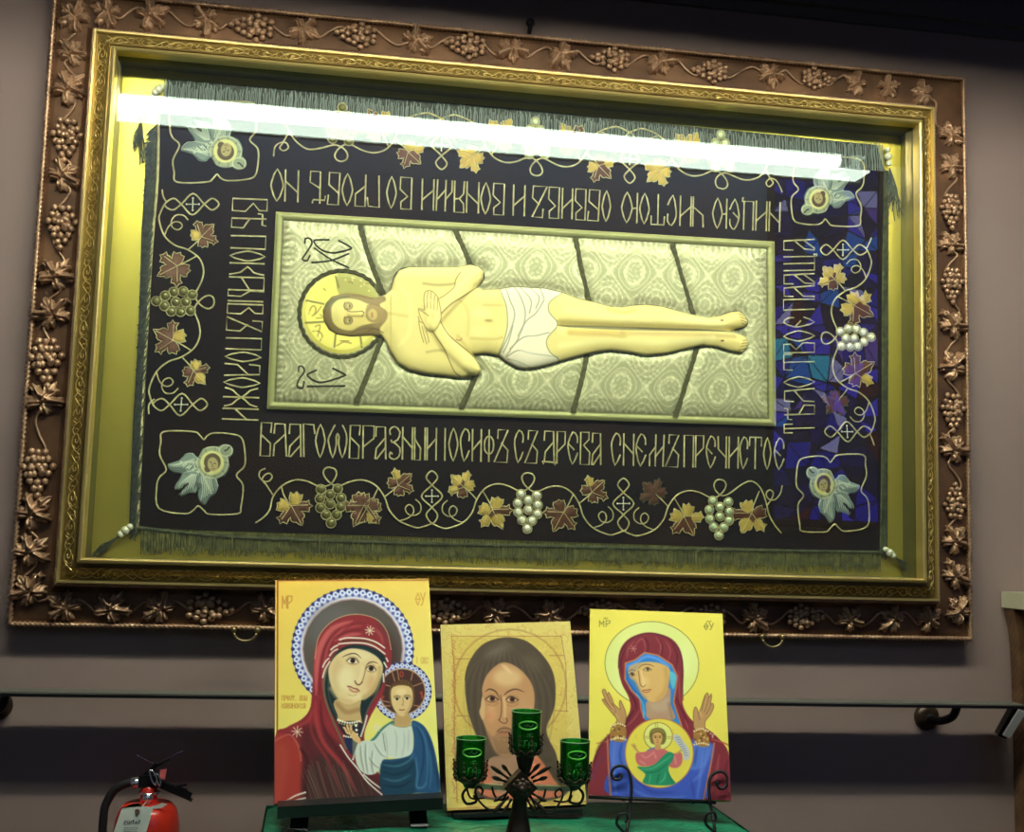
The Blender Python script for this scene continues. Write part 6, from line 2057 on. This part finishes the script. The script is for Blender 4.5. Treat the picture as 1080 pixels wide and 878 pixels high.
bar(mb, q(680, 345), q(945, 500), .004, .018, np.array([0, 1, 0])); bar(mb, q(680, 345), q(905, 420), .0035, .018, np.array([0, 1, 0])); bar(mb, q(800, 385), q(905, 368), .0035, .012, np.array([0, 1, 0]))
mb.build('carrying_handle', M_blk, fe, False)
mb = MB()
bar(mb, q(600, 265), q(660, 200), .010, .016, np.array([0, 1, 0])); bar(mb, q(655, 215), q(770, 160), .006, .016, np.array([0, 1, 0]))
mb.build('squeeze_lever', M_blk, fe, False)
mb = MB()
mb.tube([q(640, 205), q(570, 170), q(495, 132)], .0009, 5); mb.tube([q(740, 170), q(810, 120), q(870, 100)], .0009, 5)
mb.build('seal_tie', mat('violet seal tie', (88, 60, 96), .5), fe)
mb = MB()
mb.tube([q(a_, c_, YE - .02) for a_, c_ in spl([(600, 260), (615, 330), (650, 375), (655, 330), (640, 290), (625, 260)], True, 5)], .0022, 6, True)
mb.tube([q(a_, c_, YE - .022) for a_, c_ in spl([(650, 290), (672, 370), (685, 380), (690, 340), (670, 290)], True, 5)], .002, 6, True)
mb.build('safety_pin', M_chrome, fe)
mb = MB()
A = [q(685, 250, YE - .02), q(740, 245, YE - .02), q(725, 330, YE - .02), q(680, 320, YE - .02)]
mb.hexa(A, [p_ + np.array([0, .003, 0]) for p_ in A])
mb.build('pink_seal', mat('pink plastic seal', (224, 110, 104), .5), fe, False)
mb = MB()
mb.tube([q(a_, c_) for a_, c_ in spl([(470, 350), (400, 365), (310, 420), (240, 540), (222, 660), (215, 800), (215, 1100), (230, 1600), (300, 2200)], False, 6)], .0095, 12)
mb.build('hose', M_rubber, fe)
mb = MB()
mb.tube([q(540, 352), q(520, 352), q(460, 358), q(450, 360)], [.0085, .0125, .0125, .0105], 14)
mb.build('hose_collar', M_chrome, fe)
mb = MB()
yt = YE - r - .006
V = [q(x, y, yt) for x, y in ((445, 530), (510, 522), (545, 548), (632, 556), (560, 800), (535, 900), (255, 900), (300, 780), (375, 562))]
mb.hexa(V[:1] + V[1:2] + V[2:3] + V[8:9], [p_ + np.array([0, .0012, 0]) for p_ in V[:1] + V[1:2] + V[2:3] + V[8:9]])
n = len(V)
V2 = [p_ + np.array([0, .0012, 0]) for p_ in V]
mb.add(V + V2, [tuple(range(n)), tuple(range(2 * n - 1, n - 1, -1))] + [(i, n + i, n + (i + 1) % n, (i + 1) % n) for i in range(n)])
tg = mb.build('paper_tag', M_tag, fe, False)
mb = MB()
V = [q(x, y, YE - rn - .03) for x, y in ((610, 545), (640, 568), (700, 560), (745, 530), (700, 520), (650, 540))]
V2 = [p_ + np.array([0, .0012, 0]) for p_ in V]
n = len(V)
mb.add(V + V2, [tuple(range(n)), tuple(range(2 * n - 1, n - 1, -1))])
mb.build('paper_collar', M_tag, fe, False)
e_ = q(500, 588, yt - .002)
mb = MB(); mb.tube([(e_[0] + .0038 * math.cos(g), e_[1], e_[2] + .0038 * math.sin(g)) for g in np.linspace(0, 6.283, 20, endpoint=False)], .0016, 6, True)
o = mb.build('eyelet', mat('brown eyelet', (120, 70, 60), .5), tg)
mb = MB()
LT = {'C': [[(1, .85), (.5, 1), (0, .6), (0, .3), (.4, 0), (.9, .15)]], 'I': [[(.5, 0), (.5, 1)]], 'N': [[(0, 0), (0, 1), (1, 0), (1, 1)]], 'T': [[(0, 1), (1, 1)], [(.5, 1), (.5, 0)]],
      'A': [[(0, 0), (.5, 1), (1, 0)], [(.2, .4), (.8, .4)]], 'S': [[(1, .85), (.5, 1), (.05, .75), (.95, .3), (.5, 0), (0, .15)]]}
xx = 388
for chx, w_ in (('C', 20), ('I', 5), ('N', 18), ('T', 16), ('A', 18), ('S', 14)):
    for st in LT[chx]:
        mb.tube([q(xx + w_ * a_ + 6 * c_, 695 - 30 * c_ - (xx - 395) * .06, yt - .0006) for a_, c_ in st], .0007, 4)
    xx += w_ + 8
for k in range(5):
    y_ = 720 + k * 16
    for j in range(9):
        mb.tube([q(392 - k * 4 + j * 13, y_, yt - .0006), q(400 - k * 4 + j * 13, y_ - 1, yt - .0006)], .0005, 4)
mb.build('tag_printing', M_ink, tg)
mb = MB(); mb.tube([q(500, 588, yt), q(545, 540, YE - rn - .02), q(580, 500, YE - rn - .01)], .0007, 4); mb.build('tag_string', M_tag, fe)
# wall bracket and floor-side foot of the extinguisher
mb = MB()
mb.box(cx_ - .03, cx_ + .03, -.05, -.001, zs - .42, zs - .02)
mb.tube([(cx_ + (r + .002) * math.cos(g), YE + (r + .002) * math.sin(g), zs - .2) for g in np.linspace(0, 2 * math.pi, 32, endpoint=False)], .004, 6, True)
mb.box(cx_ - r * .8, cx_ + r * .8, YE - r * .6, -.002, zs - .512, zs - .5)
mb.build('wall_bracket', M_blk, fe, False)
